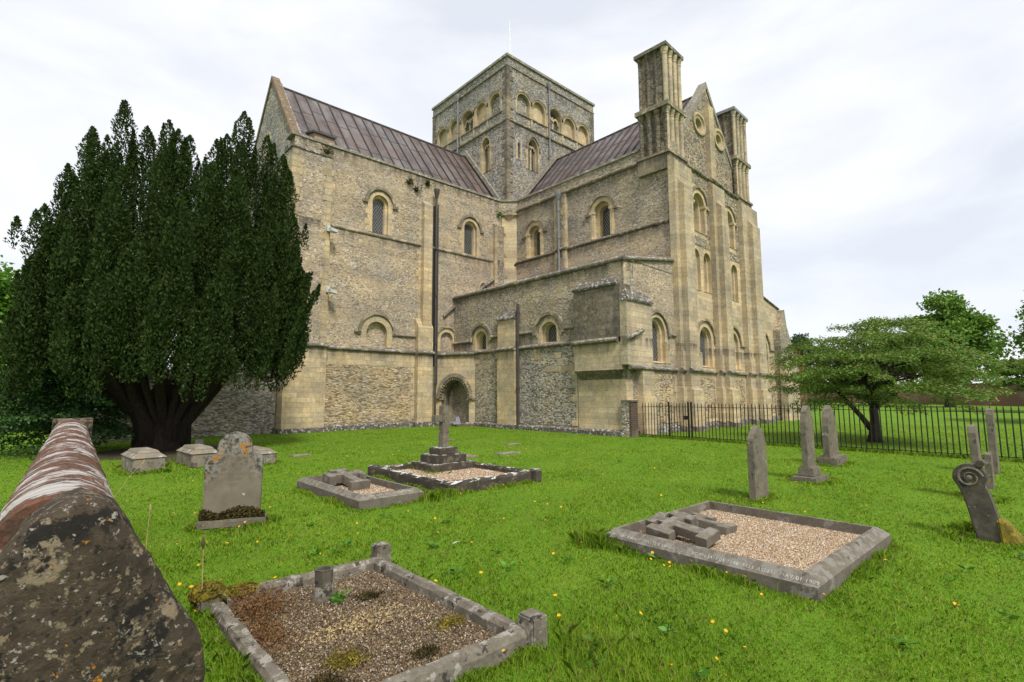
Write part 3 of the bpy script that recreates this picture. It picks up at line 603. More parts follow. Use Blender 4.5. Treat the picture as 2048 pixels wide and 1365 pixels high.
downpipe([FS.p(19.13, 12.75, .30), FS.p(19.13, 7.4, .30)], .07, 'lead_pipe', FS.p(19.13, 13.0, .32), (8.4, 10.4, 12))
downpipe([FL.p(15.42, 12.7, .34), FL.p(15.42, .1, .42)], .058, 'pipe', FL.p(15.42, 12.9, .36), (2.2, 4.4, 7, 9.6))
downpipe([FL.p(15.68, 12.3, .14), FL.p(15.68, 2.2, .16)], .035, 'pipe')
downpipe([FA.p(18.12, 6.05, .12), FA.p(18.12, .05, .12)], .068, 'pipe', None, (1.9, 4.1, 5.6))
# tar streak beside the long pipe
mb = MB(); mb.box(FL, 15.34, 15.66, 3.2, 12.2, 0, .024, 0, .06); part('pipe_stain', mb, 'offset')
MAT['soot'] = plain('soot_and_slit_shade', (.05, .042, .036), .9); church.children[-1].data.materials[0] = MAT['soot'] if church.children[-1].name.startswith('pipe_stain') else church.children[-1].data.materials[0]
for o_ in church.children:
    if o_.name.startswith('pipe_stain'): o_.data.materials[0] = MAT['soot']
# chamfered corner of the parapet with its corbel
mb = MB(); mb.prism([(20.45, 23.6, 12.95), (20.45, 23.75, 12.95), (21.35, 23.75, 12.95), (21.35, 22.85, 12.95), (21.2, 22.85, 12.95)], (0, 0, .77)); part('corner_parapet', mb, 'flint_wall')
mb = MB(); mb.prism([(20.40, 23.55, 13.72), (20.40, 23.8, 13.72), (21.4, 23.8, 13.72), (21.4, 22.80, 13.72), (21.15, 22.80, 13.72)], (0, 0, .12)); part('corner_coping', mb, 'coping')
mb = MB(); mb.prism([(20.40, 23.55, 12.83), (20.45, 23.7, 12.83), (21.35, 23.7, 12.83), (21.3, 22.82, 12.83), (21.15, 22.80, 12.83)], (0, 0, .13)); mb.lathe((20.98, 23.38, 0), [(.08, 12.3), (.2, 12.5), (.42, 12.83)], 12); part('corner_corbel', mb, 'dressing')
mb = MB(); mb.prism([(20.5, 23.6, 4), (20.7, 23.75, 4), (21.3, 23.7, 4), (21.2, 22.95, 4)], (0, 0, 8.85)); part('corner_shaft', mb, 'ashlar')

# ---- aisle
window('A', FA, 21.13, 3.98, 4.56, .33, .60, hd=(.76, .90), depth=.4, jam=True, stilt=.95)
window('A', FA, 16.16, 3.99, 4.50, .38, .62, hd=(.82, .98), depth=.4, jam=True, stilt=.95)
mb = MB(); wall(mb, FA, [(12.0, 0), (23.6, 0), (23.6, 7.08), (12.0, 7.08)], HOLES['A'], .7); part('aisle_wall', mb, 'flint_wall')
mb = MB(); mb.box(FA, 14.5, 21.55, .3, 3.0, 0, .012); mb.box(FA, 14.5, 21.55, 3.0, 3.78, 0, .010); part('coursed_flint_panel', mb, 'flint_coursed')
mb = MB()   # chequer of ashlar blocks under the string course
for k in range(24):
    s = random.uniform(14.6, 21.4); z = random.choice((2.65, 2.95, 3.25, 3.5)); mb.box(FA, s, s+random.uniform(.25, .5), z+.01, z+.27, 0, .018+.004*random.random())
part('ashlar_blocks', mb, 'ashlar')
q = MB(); quoins(q, FA, 19.58, 1, .3, 3.7, .024, .08, .26, .28); quoins(q, FA, 18.28, -1, .3, 3.7, .024, .08, .26, .28); quoins(q, FA, 14.5, 1, .3, 3.7, .024, .06, .34, .28); part('quoins', q, 'ashlar')
mb = MB(); mb.ledge(FA, 11.9, 18.28, 7.12, .2, .12); mb.ledge(FA, 18.28, 23.6, 7.12, .2, .12); mb.box(FA, 11.95, 23.6, 7.08, 7.2, -.7, 0); part('parapet_coping', mb, 'ledge')
mb = MB(); mb.ledge(FA, 14.48, 21.6, 3.88); part('string_course', mb, 'ledge')
mb = MB(); mb.ledge(FA, 16.16+.98, 18.2, 4.58, .14, .10); mb.ledge(FA, 14.45, 16.16-.98, 4.58, .14, .10); mb.ledge(FA, 19.6, 20.24, 4.62, .14, .10); mb.ledge(FA, 22.04, 23.6, 4.52, .14, .10); part('string_course', mb, 'hood')
mb = MB(); mb.box(FA, 18.28, 19.58, 0, 3.82, 0, .2); mb.box(FA, 18.30, 19.56, 3.95, 5.35, 0, .18); part('buttress', mb, 'ashlar')
mb = MB(); mb.hexa([FA.p(18.24, 5.35, 0), FA.p(19.62, 5.35, 0), FA.p(19.62, 5.35, .26), FA.p(18.24, 5.35, .26), FA.p(18.24, 5.75, 0), FA.p(19.62, 5.75, 0), FA.p(19.62, 5.42, .26), FA.p(18.24, 5.42, .26)]); part('buttress_cap', mb, 'offset')
mb = MB(); mb.ledge(FA, 18.24, 19.62, 3.88, d=.2); part('string_course', mb, 'ledge')
# corner buttress of the aisle
mb = MB(); mb.box(FA, 11.97, 14.38, 3.9, 6.05, -.4, .30); part('buttress', mb, 'ashlar_dark')
mb = MB(); mb.hexa([FA.p(12.1, 6.05, -.1), FA.p(14.42, 6.05, -.1), FA.p(14.42, 6.02, .36), FA.p(12.1, 6.02, .36), FA.p(12.4, 6.45, 0), FA.p(14.30, 6.45, 0), FA.p(14.42, 6.1, .38), FA.p(12.1, 6.1, .38)]); part('buttress_cap', mb, 'offset')
mb = MB(); mb.ledge(FA, 12.1, 14.45, 3.80, .2, .16, d=.30); part('string_course', mb, 'ledge')
mb = MB(); mb.box(FA, 11.97, 14.38, 2.62, 3.72, -.4, .30); part('buttress_box', mb, 'ashlar_grey')
mb = MB(); mb.hexa([FA.p(12.2, 2.25, 0), FA.p(14.25, 2.25, 0), FA.p(14.25, 2.25, .03), FA.p(12.2, 2.25, .03), FA.p(12.12, 2.62, 0), FA.p(14.40, 2.62, 0), FA.p(14.40, 2.62, .33), FA.p(12.12, 2.62, .33)]); part('corbel', mb, 'ashlar_dark')
mb = MB(); mb.box(FA, 11.97, 14.42, 0, 2.25, -.4, .03); part('buttress', mb, 'ashlar')
mb = MB(); mb.box(FA, 12.1, 18.2, 0, .25, 0, .2, .08); mb.box(FA, 18.2, 19.65, 0, .27, 0, .36, .08); mb.box(FA, 19.65, 21.5, 0, .25, 0, .2, .08); part('plinth', mb, 'offset')
# doorway set across the inner corner
cA, cB = Vector((15.74, 23.6, 0)), Vector((16.9, 21.62, 0)); ud = (cB-cA).normalized(); nd = Vector((-ud.y, ud.x, 0)); nd = nd if nd.y < 0 else -nd
FD = Fr(cA, ud, nd); WD = (cB-cA).length
SA = 1.28
mb = MB(); HD = arch(WD*.5, 0, 1.5, .80, 'round', 12, SA); wall(mb, FD, [(.0, 0), (WD, 0), (WD, 3.80), (0, 3.80)], [HD], .3, 0, .3, False)
mb.add([FD.p(0, 3.80), FD.p(WD, 3.80), (16.89, 23.59, 3.84)], [(0, 1, 2)]); dw = part('doorway', mb, 'ashlar'); g = MB(); g.ledge(FD, -.05, WD+.05, 3.84); part('string_course', g, 'ledge', dw)
g = MB(); archstrip(g, FD, WD*.5, 0, 1.5, [(.80, 0), (.80, -.3), (.70, -.32), (.68, -1.0)], 'round', 14, SA); part('door_jambs', g, 'ashlar_dark', dw)  # darker stone on the jambs paints in the shade of the deep recess
g = MB(); archface(g, FD, WD*.5, 0, 1.5, .76, -.97, 'round', 14, SA); part('infill', g, 'flint_wall', dw)
g = MB(); hood(g, FD, WD*.5, 1.5, .86, 1.02, .16, .05, 0, 'round', 20, 0, SA); part('door_hood', g, 'hood', dw)
g = MB()
for k in range(21):
    a = math.pi*(k+.5)/21; c, s_ = math.cos(a), math.sin(a); cx_, cz = WD*.5, 1.5; w = .035; P = []
    for rr, dz in ((.74, 0), (.90, 0), (.90, .13), (.74, .13)):
        for sg in (-1, 1): P.append(FD.p(cx_+rr*c-sg*w*s_*(1.6 if rr > .8 else .5), cz+rr*s_*SA+sg*w*c*(1.6 if rr > .8 else .5), dz))
    g.hexa([P[0], P[1], P[3], P[2], P[6], P[7], P[5], P[4]])
part('zigzag_moulding', g, 'hood', dw)
g = MB(); g.box(FD, WD*.5-1.06, WD*.5-.70, 1.38, 1.5, -.2, .08); g.box(FD, WD*.5+.70, WD*.5+1.25, 1.38, 1.5, -.2, .08); part('impost', g, 'hood', dw)
g = MB(); g.box(FD, -.1, WD+.1, 0, .12, -.6, .35); part('door_step', g, 'kerb', dw)

# ---- end wall of the aisle, chancel end wall, far aisle
window('E', FE, -1.80, 2.98, 4.28, .50, .80, hd=(.88, 1.0), stubs=.1, depth=.30, mid=.68)
window('E', FE, 2.90, 2.95, 4.30, .50, .76, hd=(.96, 1.06), stubs=.08, depth=.30, mid=.66)
window('E', FE, 6.28, 2.95, 4.32, .48, .72, hd=(.90, 1.0), stubs=.08, depth=.30, mid=.64)
window('E', FE, 10.75, 2.92, 4.35, .46, .70, hd=(.92, 1.02), stubs=.1, depth=.30, mid=.62)
for cx in (2.24, 3.46, 5.72, 6.88): window('E', FE, cx, 6.75, 8.42, 0.27, .43, depth=.34, mid=.40, jam=False)
for cx in (2.78, 6.42): window('E', FE, cx, 9.75, 11.2, .46, .86, hd=(.86, .98), stubs=.1, depth=.5, mid=.62, jam=False, shafts=True)
mb = MB(); wall(mb, FE, [(0.05, 0), (9.9, 0), (9.9, 13.0), (0.05, 13.0)], HOLES['E'][1:3]+HOLES['E'][4:], .7); part('chancel_end_wall', mb, 'ashlar')
mb = MB(); wall(mb, FE, [(-4.3, 0), (0.05, 0), (0.05, 7.8), (-4.3, 7.08)], HOLES['E'][:1], .7, d=0.0); part('aisle_end_wall', mb, 'rubble')
mb = MB(); wall(mb, FE, [(9.9, 0), (13.65, 0), (13.65, 7.1), (9.9, 7.7)], HOLES['E'][3:4], .7, d=0); part('aisle_end_wall', mb, 'ashlar')
mb = MB(); mb.ledge(FE, -4.35, -.2, 7.10, .18, .12, 7.78); mb.ledge(FE, 10.1, 13.7, 7.72, .14, .1, 7.1); mb.box(FE, -4.3, -.2, 7.1, 7.16, -.7, .0); part('parapet_coping', mb, 'ledge')
mb = MB(); mb.box(FE, -4.2, -2.6, 0, 2.6, 0, .02); part('ashlar_facing', mb, 'ashlar')
# raised flint panels of the end wall
mb = MB()
for s0, s1, z0, z1 in ((1.7, 3.75, .5, 2.45), (5.6, 7.55, .5, 2.45), (10.3, 12.4, .5, 2.4), (-2.5, -.6, .4, 2.5)): mb.box(FE, s0, s1, z0, z1, 0, .02)
part('rubble_facing', mb, 'rubble_low')
mb = MB()
for s0, s1, z0, z1 in ((1.62, 3.9, 9.05, 9.5), (5.45, 7.7, 9.05, 9.5), (1.62, 1.86, 9.7, 12.9), (3.68, 3.88, 9.6, 12.9), (5.42, 5.52, 9.6, 12.9), (7.32, 7.72, 9.6, 12.9), (1.9, 3.7, 12.25, 12.95), (5.5, 7.3, 12.25, 12.95)): mb.box(FE, s0, s1, z0, z1, 0, .02)
part('flint_facing', mb, 'flint_gable')
q = MB(); quoins(q, FE, -.2, -1, .4, 2.5, .03, .15, .4); quoins(q, FE, -4.28, 1, 4.2, 7.0, .02, .3, .7); part('quoins', q, 'ashlar')
mb = MB(); mb.ledge(FE, -4.5, -2.6, 2.7, .18, .12, d=.3); mb.ledge(FE, -2.6, -.2, 2.72); mb.ledge(FE, 1.62, 3.9, 2.72); mb.ledge(FE, 5.45, 7.75, 2.72); mb.ledge(FE, 10.1, 12.6, 2.72); part('string_course', mb, 'ledge')
mb = MB(); mb.ledge(FE, 7.3, 7.75, 4.25, .12, .1); mb.ledge(FE, -.75, -.2, 4.28, .12, .1); mb.ledge(FE, 11.8, 12.5, 4.3, .12, .1); part('string_course', mb, 'hood')
def epier(s0, s1, i0, i1, top, r0=None):
    mb = MB(); mb.box(FE, s0, s1, 0, top, -.05, .28, .28); mb.box(FE, i0, i1, 0, top-1.1, .2, .56, .4); b = part('buttress', mb, 'ashlar_grey')
    g = MB(); g.box(FE, s0-.05, s1+.05, 0, 2.0, 0, .36, .08); g.box(FE, i0-.05, i1+.05, 0, 1.95, .3, .68, .1); part('buttress_foot', g, 'ashlar', b)
    g = MB(); g.ledge(FE, s0-.03, s1+.03, 2.72, d=.28); g.ledge(FE, i0-.03, i1+.03, 2.72, d=.56); part('string_course', g, 'ledge', b)
    g = MB(); g.box(FE, s0+.06, s1+.25, 2.78, 3.75, 0, .33, .16); part('buttress_offset', g, 'ashlar_grey', b)
    g = MB(); g.box(FE, s0-.15, s1+.15, 0, .32, 0, .5, .1); g.box(FE, i0-.15, i1+.15, 0, .3, .4, .82, .1); part('plinth', g, 'ledge', b)
epier(-.2, 1.55, .1, 1.0, 12.9); epier(3.92, 5.4, 4.25, 5.0, 12.9); epier(7.75, 10.1, 8.45, 9.6, 12.9)
mb = MB(); mb.box(FE, 1.6, 3.9, 0, .3, 0, .2, .1); mb.box(FE, 5.4, 7.7, 0, .3, 0, .2, .1); mb.box(FE, 10.2, 12.4, 0, .3, 0, .2, .1); mb.box(FE, -4.4, -.3, 0, .3, 0, .2, .1); part('plinth', mb, 'offset')
# aisle corner buttress, end-wall side
mb = MB(); mb.box(FE, -4.62, -2.72, 2.8, 5.35, 0, .32); part('buttress', mb, 'ashlar_grey')
mb = MB(); mb.hexa([FE.p(-4.66, 5.35, 0), FE.p(-2.68, 5.35, 0), FE.p(-2.68, 5.33, .38), FE.p(-4.66, 5.33, .38), FE.p(-4.3, 5.95, 0), FE.p(-2.72, 5.85, 0), FE.p(-2.68, 5.42, .40), FE.p(-4.66, 5.42, .40)]); part('buttress_cap', mb, 'offset')
mb = MB(); mb.box(FE, -3.6, -2.7, 0, 2.75, 0, .34); mb.box(FE, -3.62, -2.68, 0, 1.6, 0, .40, .08); part('buttress', mb, 'ashlar')
mb = MB(); mb.ledge(FE, -4.77, -3.55, 3.80, .18, .14, 4.2, d=.32); part('string_course', mb, 'ledge')
# far raking buttress
mb = MB(); mb.prism([FE.p(*p, -.35) for p in ((12.55, 0), (15.9, 0), (15.75, 3.3), (15.55, 3.75), (13.9, 5.95), (13.62, 7.0), (12.55, 5.6))], tuple(FE.n*.75)); rb = part('raking_buttress', mb, 'flint_wall')
mb = MB(); mb.box(FE, 12.5, 14.6, 0, 3.8, .3, .62, .35); mb.box(FE, 12.45, 14.65, 0, 2.65, .3, .7, .1); part('buttress', mb, 'ashlar_grey')
# ---- chancel gable
mb = MB(); FE2 = Fr(FE.p(0, 0, -.3), FE.u, FE.n)
oc = [[(c+.36*math.cos(2*math.pi*k/20), 16.05+.5*math.sin(2*math.pi*k/20)) for k in range(20)] for c in (3.84, 6.33)]
wall(mb, FE2, [(0.7, 12.9), (9.2, 12.9), (9.2, 13.8), (4.93, 18.75), (0.7, 13.8)], oc, .5); part('chancel_gable', mb, 'flint_gable')
for c in (3.84, 6.33):
    g = MB(); rg = lambda rx, rz, d: [FE2.p(c+rx*math.cos(2*math.pi*k/24), 16.05+rz*math.sin(2*math.pi*k/24), d) for k in range(24)]
    for A_, B_ in (((.72, .62, 0), (.72, .62, .1)), ((.72, .62, .1), (.58, .5, .1)), ((.58, .5, .1), (.54, .46, .03)), ((.54, .46, .03), (.36, .32, .02)), ((.36, .32, .02), (.30, .28, -.3))): g.bridge(rg(*A_), rg(*B_), True)
    w_ = part('round_window', g, 'quoin'); g = MB(); g.add(rg(.32, .30, -.28), [tuple(range(24))]); part('pane', g, 'glass', w_)
mb = MB()
for (a, b) in (((.8, 13.55), (4.93, 18.65)), ((4.93, 18.65), (9.15, 13.55))):
    mb.hexa([FE2.p(a[0], a[1]-.1, .06), FE2.p(a[0], a[1]-.1, -.4), FE2.p(a[0], a[1]+.22, -.4), FE2.p(a[0], a[1]+.22, .06), FE2.p(b[0], b[1]-.1, .06), FE2.p(b[0], b[1]-.1, -.4), FE2.p(b[0], b[1]+.3, -.4), FE2.p(b[0], b[1]+.3, .06)])
part('gable_coping', mb, 'coping')
mb = MB(); mb.box(FE2, 4.62, 5.22, 12.9, 17.6, 0, .26, .2); part('gable_pilaster', mb, 'ashlar_grey')
mb = MB(); mb.ledge(FE, 1.6, 4.4, 12.92, .2, .14); mb.ledge(FE, 5.2, 7.8, 12.92, .2, .14); mb.ledge(FE, 4.2, 5.4, 12.92, .2, .14, d=.1); mb.box(FE, 1.5, 8.2, 12.86, 12.98, -.35, 0); part('string_course', mb, 'ledge')
# ---- the two square turrets
def turret(s0, s1, d1, d0, cap, lead):
    zc, z1, z2, z3, z4 = 12.3, 13.05, 15.4, 15.62, 18.45
    mb = MB(); mb.box(FE, s0-.03, s1+.03, zc, z1, d0-.03, d1+.03); t = part('turret', mb, 'ashlar_dark')
    c = MB(); c.box(FE, s0+.14, s1-.14, z1, z2, d0+.14, d1-.14); c.box(FE, s0+.10, s1-.10, z3, z4, d0+.10, d1-.10); part('turret_core', c, 'flint_turret', t)
    n = 4
    for k in range(n):
        a = (k+.5)/n
        for za, zb, face in ((z1, z2, 'e'), (z1, z2, 's'), (z3, z4, 'e'), (z3, z4, 's')):
            if face == 'e': p = FE.p(s0+(s1-s0)*(.09+.82*k/(n-1)), 0, d1-.12); r = .125
            else: p = FE.p(s0+.12, 0, d0+(d1-d0)*(.09+.82*k/(n-1))); r = .125 if zb == z2 else .085
            g = MB(); g.lathe(p, [(r*1.2, za), (r*1.2, za+.08), (r, za+.12), (r, zb-.38), (r*1.2, zb-.36), (r, zb-.3), (r*1.5, zb-.1), (r*1.5, zb)], 10)
            part('turret_shaft', g, 'ashlar_grey' if face == 'e' else 'flint_turret', t)
    g = MB(); g.box(FE, s0-.1, s1+.1, z1, z1+.12, d0-.1, d1+.1); g.box(FE, s0-.1, s1+.1, z2, z3, d0-.1, d1+.1); part('turret_string', g, 'hood', t)
    g = MB(); g.box(FE, s0-.08, s1+.08, z4, z4+.18, d0-.08, d1+.08); part('turret_cap', g, 'lead_pipe' if lead else 'ledge', t)
turret(-.12, 1.55, .0, -1.62, 18.5, False); turret(8.0, 9.95, .0, -1.7, 18.5, True)

# ---- tower
TL_C = (25.0, 26.53, 28.04, 29.62, 31.18); TR_C = (22.6, 24.09, 25.70, 27.25, 28.83)
for key, fr, cs in (('T', FT, TL_C), ('R', FR_, TR_C)):
    for i, c in enumerate(cs):
        if i == 2: window(key, fr, c, 20.4, 21.25, .60, .74, depth=.35, mid=.66, jam=False, mat='quoin')
        else: blind(key, fr, c, 20.4, 21.27, .58, .74, 'flint' if i == 0 else 'dressing', .24, mat='quoin')
window('T', FT, 25.98, 16.65, 18.55, .36, .50, 'point', depth=.4, mid=.42, jam=True, mat='quoin')
window('R', FR_, 23.48, 16.7, 18.3, .38, .55, 'point', hd=(.55, .66), depth=.4, mid=.46, jam=True, mat='quoin')
mb = MB(); wall(mb, FT, [(23.757, 12.9), (32.55, 12.9), (32.55, 23.95), (23.757, 23.95)], HOLES['T'], .8); part('tower_wall', mb, 'flint')
HOLES['R'].append([(22.08, 17.25), (22.28, 17.25), (22.28, 18.2), (22.18, 18.32), (22.08, 18.2)])
mb = MB(); wall(mb, FR_, [(21.153, 12.9), (30.1, 12.9), (30.1, 23.95), (21.153, 23.95)], HOLES['R'], .8); part('tower_wall', mb, 'flint')
mb = MB(); mb.abox(21.9, 29.4, 24.6, 31.8, 20, 23.6); part('tower_core', mb, 'flint')
# mullions of the traceried openings
def mullion(fr, cx, zs, zsp, a, kind, d):
    mb = MB(); mb.box(fr, cx-.055, cx+.055, zs, zsp+.05, d-.12, d)
    for sg in (-1, 1):
        hood(mb, fr, cx+sg*a*.5, zsp, a*.5-.07, a*.5+.02, .1, .02, 0, 'point', 10, d-.1)
    mb.box(fr, cx-.05, cx+.05, zsp, zsp+a*.75, d-.1, d); part('mullion', mb, 'dressing')
for fr, c in ((FT, TL_C[2]), (FR_, TR_C[2])): mullion(fr, c, 20.4, 21.0, .6, 'round', -.2)
mullion(FT, 25.98, 16.65, 18.5, .36, 'point', -.22); mullion(FR_, 23.48, 16.7, 18.3, .38, 'point', -.22)
mb = MB(); mb.add([FR_.p(22.06, 17.2, -.2), FR_.p(22.3, 17.2, -.2), FR_.p(22.3, 18.4, -.2), FR_.p(22.06, 18.4, -.2)], [(0, 1, 2, 3)]); part('slit_window', mb, 'soot')  # near-black sheet behind the slit, its colour stands for the shade inside
mb = MB(); mb.box(FR_, 21.9, 22.06, 17.1, 18.5, 0, .02); mb.box(FR_, 22.3, 22.46, 17.1, 18.5, 0, .02); part('slit_jambs', mb, 'quoin')
# arcade shafts, strings, copings
mb = MB()
for fr, cs, e0, e1 in ((FT, TL_C, 23.75, 32.55), (FR_, TR_C, 21.16, 30.1)):
    for c0, c1 in zip(cs, cs[1:]):
        m = (c0+c1)/2; mb.box(fr, m-.07, m+.07, 19.7, 21.25, 0, .05)
part('arcade_strips', mb, 'quoin')
mb = MB()
for fr, cs in ((FT, TL_C), (FR_, TR_C)):
    for c in cs: hood(mb, fr, c, 21.27, .70, .84, .06, .02, 0, 'round', 14)
part('arcade_hoods', mb, 'hood')
mb = MB(); mb.ledge(FT, 24.2, 31.9, 20.33, .14, .08); mb.ledge(FR_, 21.9, 29.5, 20.33, .14, .08); mb.ledge(FT, 23.7, 32.6, 19.58, .16, .11); mb.ledge(FR_, 21.1, 30.15, 19.58, .16, .11); mb.ledge(FT, 23.7, 32.6, 23.35, .10, .06); mb.ledge(FR_, 21.1, 30.15, 23.35, .10, .06); part('string_course', mb, 'hood')
mb = MB(); mb.abox(21.05, 30.2, 23.65, 24.4, 23.952, 24.12); mb.abox(21.05, 21.8, 24.4, 32.6, 23.95, 24.12); mb.abox(29.4, 30.2, 24.4, 32.6, 23.95, 24.12); part('parapet_coping', mb, 'coping')
q = MB(); quoins(q, FT, 23.69, 1, 14, 23.3, .028, .22, .55, .33); quoins(q, FR_, 21.09, 1, 14, 23.3, .05, .25, .6, .33); quoins(q, FT, 32.55, -1, 17, 23.3, .03, .25, .5); quoins(q, FR_, 30.1, -1, 19, 23.3, .03, .25, .5); part('quoins', q, 'ashlar_dark')
downpipe([FT.p(29.05, 23.3, .14), FT.p(29.05, 18.9, .14)], .06, 'lead_pipe', FT.p(29.05, 23.4, .16), (19.5, 20.6, 22))
downpipe([FR_.p(25.0, 23.3, .14), FR_.p(25.0, 17.3, .14)], .06, 'lead_pipe', FR_.p(25.0, 23.45, .16), (18.2, 19.5, 20.6, 22))
# aisle roofs
mb = MB(); mb.hexa([(17.3, 12.6, 6.8), (21.25, 12.6, 7.4), (21.25, 23.6, 7.4), (17.3, 23.6, 6.8), (17.3, 12.6, 7.0), (21.25, 12.6, 7.65), (21.25, 23.6, 7.65), (17.3, 23.6, 7.0)]); part('aisle_roof', mb, 'roof')

# things fixed to the church
fp = MB(); fp.tube([(25.3, 28.1, 20), (25.3, 28.1, 31.1)], [.075, .04], 10); tag(obj('flagpole', fp, 'white_paint', loc=(25.3, 28.1, 23.6)), 'slim white flagpole standing on the tower roof', 'flagpole')
def floodlight(s, z, label):
    p = FL.p(s, z, .3); t = thing('floodlight', label, 'floodlight', p, 'floodlights on the transept buttress')
    m_ = MB(); m_.box(FL, s-.06, s+.10, z-.14, z+.16, .28, .38); obj('bracket', m_, 'grey_plastic', t)
    m_ = MB(); m_.hexa([FL.p(s+.02, z-.16, .36), FL.p(s+.34, z-.2, .36), FL.p(s+.34, z-.22, .68), FL.p(s+.02, z-.18, .68), FL.p(s+.02, z+.02, .36), FL.p(s+.34, z-.06, .36), FL.p(s+.34, z-.10, .68), FL.p(s+.02, z-.02, .68)]); obj('lamp_housing', m_, 'grey_plastic', t)
floodlight(9.36, 9.5, 'upper pale grey floodlight fixed to the transept buttress below the string'); floodlight(9.42, 6.58, 'lower pale grey floodlight fixed to the transept buttress beside the yew')
def plant(name, P, n, r, h, mat, size, label, cat, group=None):
    c = np.array(P); d = rng.normal(size=(n, 3)); d[:, 2] = np.abs(d[:, 2])*h/r; d = unit(d)
    cen = c+d*np.abs(rng.normal(size=(n, 1)))*np.array([r, r, h])*.6
    return tag(npmesh(name, leaves(cen, d+rng.normal(size=(n, 3))*.4, size, .35), 4, mat, loc=P), label, cat, group)
for s, z, lb in ((13.85, 13.05, 'dry fern growing from the transept wall, left of the downpipe head'), (14.3, 12.75, 'small brown fern on the transept wall under the parapet'), (15.0, 13.3, 'wall fern growing directly above the black downpipe head'), (9.3, 13.3, 'wall plant on the capped transept buttress beside the roof hatch')):
    plant('wall_fern', FL.p(s, z, .08), 160, .22, .28, 'fern', .16, lb, 'fern', 'ferns on the transept wall')
plant('wall_fern', FL.p(20.2, 12.75, .15), 160, .2, .25, 'weed', .14, 'green tuft growing in the angle between transept and chancel', 'fern', 'ferns on the transept wall')
pl = MB(); pl.hexa([(15.95, 22.25, .1), (16.3, 22.05, .1), (16.32, 22.10, .1), (15.97, 22.30, .1), (15.98, 22.45, .5), (16.33, 22.25, .5), (16.35, 22.29, .5), (16.0, 22.49, .5)]); tag(obj('slate_plaque', pl, 'slate', loc=(16.1, 22.2, .1)), 'grey slate plaque leaning in the walled-up church doorway', 'plaque')
pl = MB(); pl.hexa([(16.5, 21.95, .12), (16.9, 21.75, .12), (16.95, 21.95, .12), (16.6, 22.1, .12), (16.55, 21.98, .2), (16.88, 21.8, .24), (16.92, 21.92, .22), (16.6, 22.05, .19)]); tag(obj('stone_fragment', pl, 'tomb', loc=(16.7, 21.9, .12)), 'broken pale stone lying in the walled-up church doorway', 'stone')

# ------------------------------------------------------------------ walls, pier, fence
mb = MB(); mb.abox(.9, 7.55, 23.95, 24.45, 0, 2.5); cw = thing('churchyard_wall', 'coursed flint wall running behind the dark yew up to the church', 'wall', (2, 24, 0)); obj('wall_body', mb, 'flint_coursed', cw)
mb = MB(); mb.hexa([(.8, 23.88, 2.5), (7.55, 23.88, 2.5), (7.55, 24.52, 2.5), (.8, 24.52, 2.5), (.8, 24.1, 2.7), (7.55, 24.1, 2.7), (7.55, 24.3, 2.7), (.8, 24.3, 2.7)]); obj('wall_coping', mb, 'ledge', cw)
cwall = thing('boundary_wall', 'low brick wall with rounded lichen-spotted coping and a big mossy capstone', 'wall', (.1, 2, 0))
# rounded coping: half-round swept along the wall
prof = [(-.165, 1.0), (-.165, 1.21)]+[(-.155*math.cos(math.pi*k/12), 1.225+.15*math.sin(math.pi*k/12)) for k in range(13)]+[(.165, 1.21), (.165, 1.0)]
mb = MB(); y = 1.95
while y < 8.35:
    L_ = random.uniform(.058, .078); jx, jz, sc = random.uniform(-.002, .002), random.uniform(-.004, .003), random.uniform(.99, 1.01); prev = None; rr = [random.uniform(-.002, .002) for _ in prof]
    for yy, q in ((y, .965), (y+.008, 1), (y+L_-.010, 1), (y+L_-.002, .965)):
        x = .05+.031*(yy-1.95); cur = [(x+jx+a*sc*q+e, yy, 1.0+(z-1.0)*(.5+.5*q)*1.0+jz+e) for (a, z), e in zip(prof, rr)]
        if prev: mb.bridge(prev, cur)
        elif y < 1.96: mb.add(cur, [tuple(range(len(cur)))])
        prev = cur
    y += L_
obj('coping', mb, 'brick_coping', cwall)
mb = MB(); mb.hexa([(-.104, 1.9, .99), (.204, 1.9, .99), (.405, 8.34, .99), (.095, 8.34, .99), (-.098, 1.9, 1.23), (.198, 1.9, 1.23), (.398, 8.34, 1.23), (.102, 8.34, 1.23)]); obj('mortar_bed', mb, 'dark_brick', cwall)
mb = MB(); mb.hexa([(-.08, 1.9, 0), (.2, 1.9, 0), (.41, 8.3, 0), (.12, 8.3, 0), (-.08, 1.9, 1.0), (.2, 1.9, 1.0), (.41, 8.3, 1.0), (.12, 8.3, 1.0)]); obj('wall_body', mb, 'brick', cwall)
mb = MB(); mb.abox(.08, .46, 8.35, 8.6, 0, 1.375); obj('end_pier', mb, 'endstone', cwall)
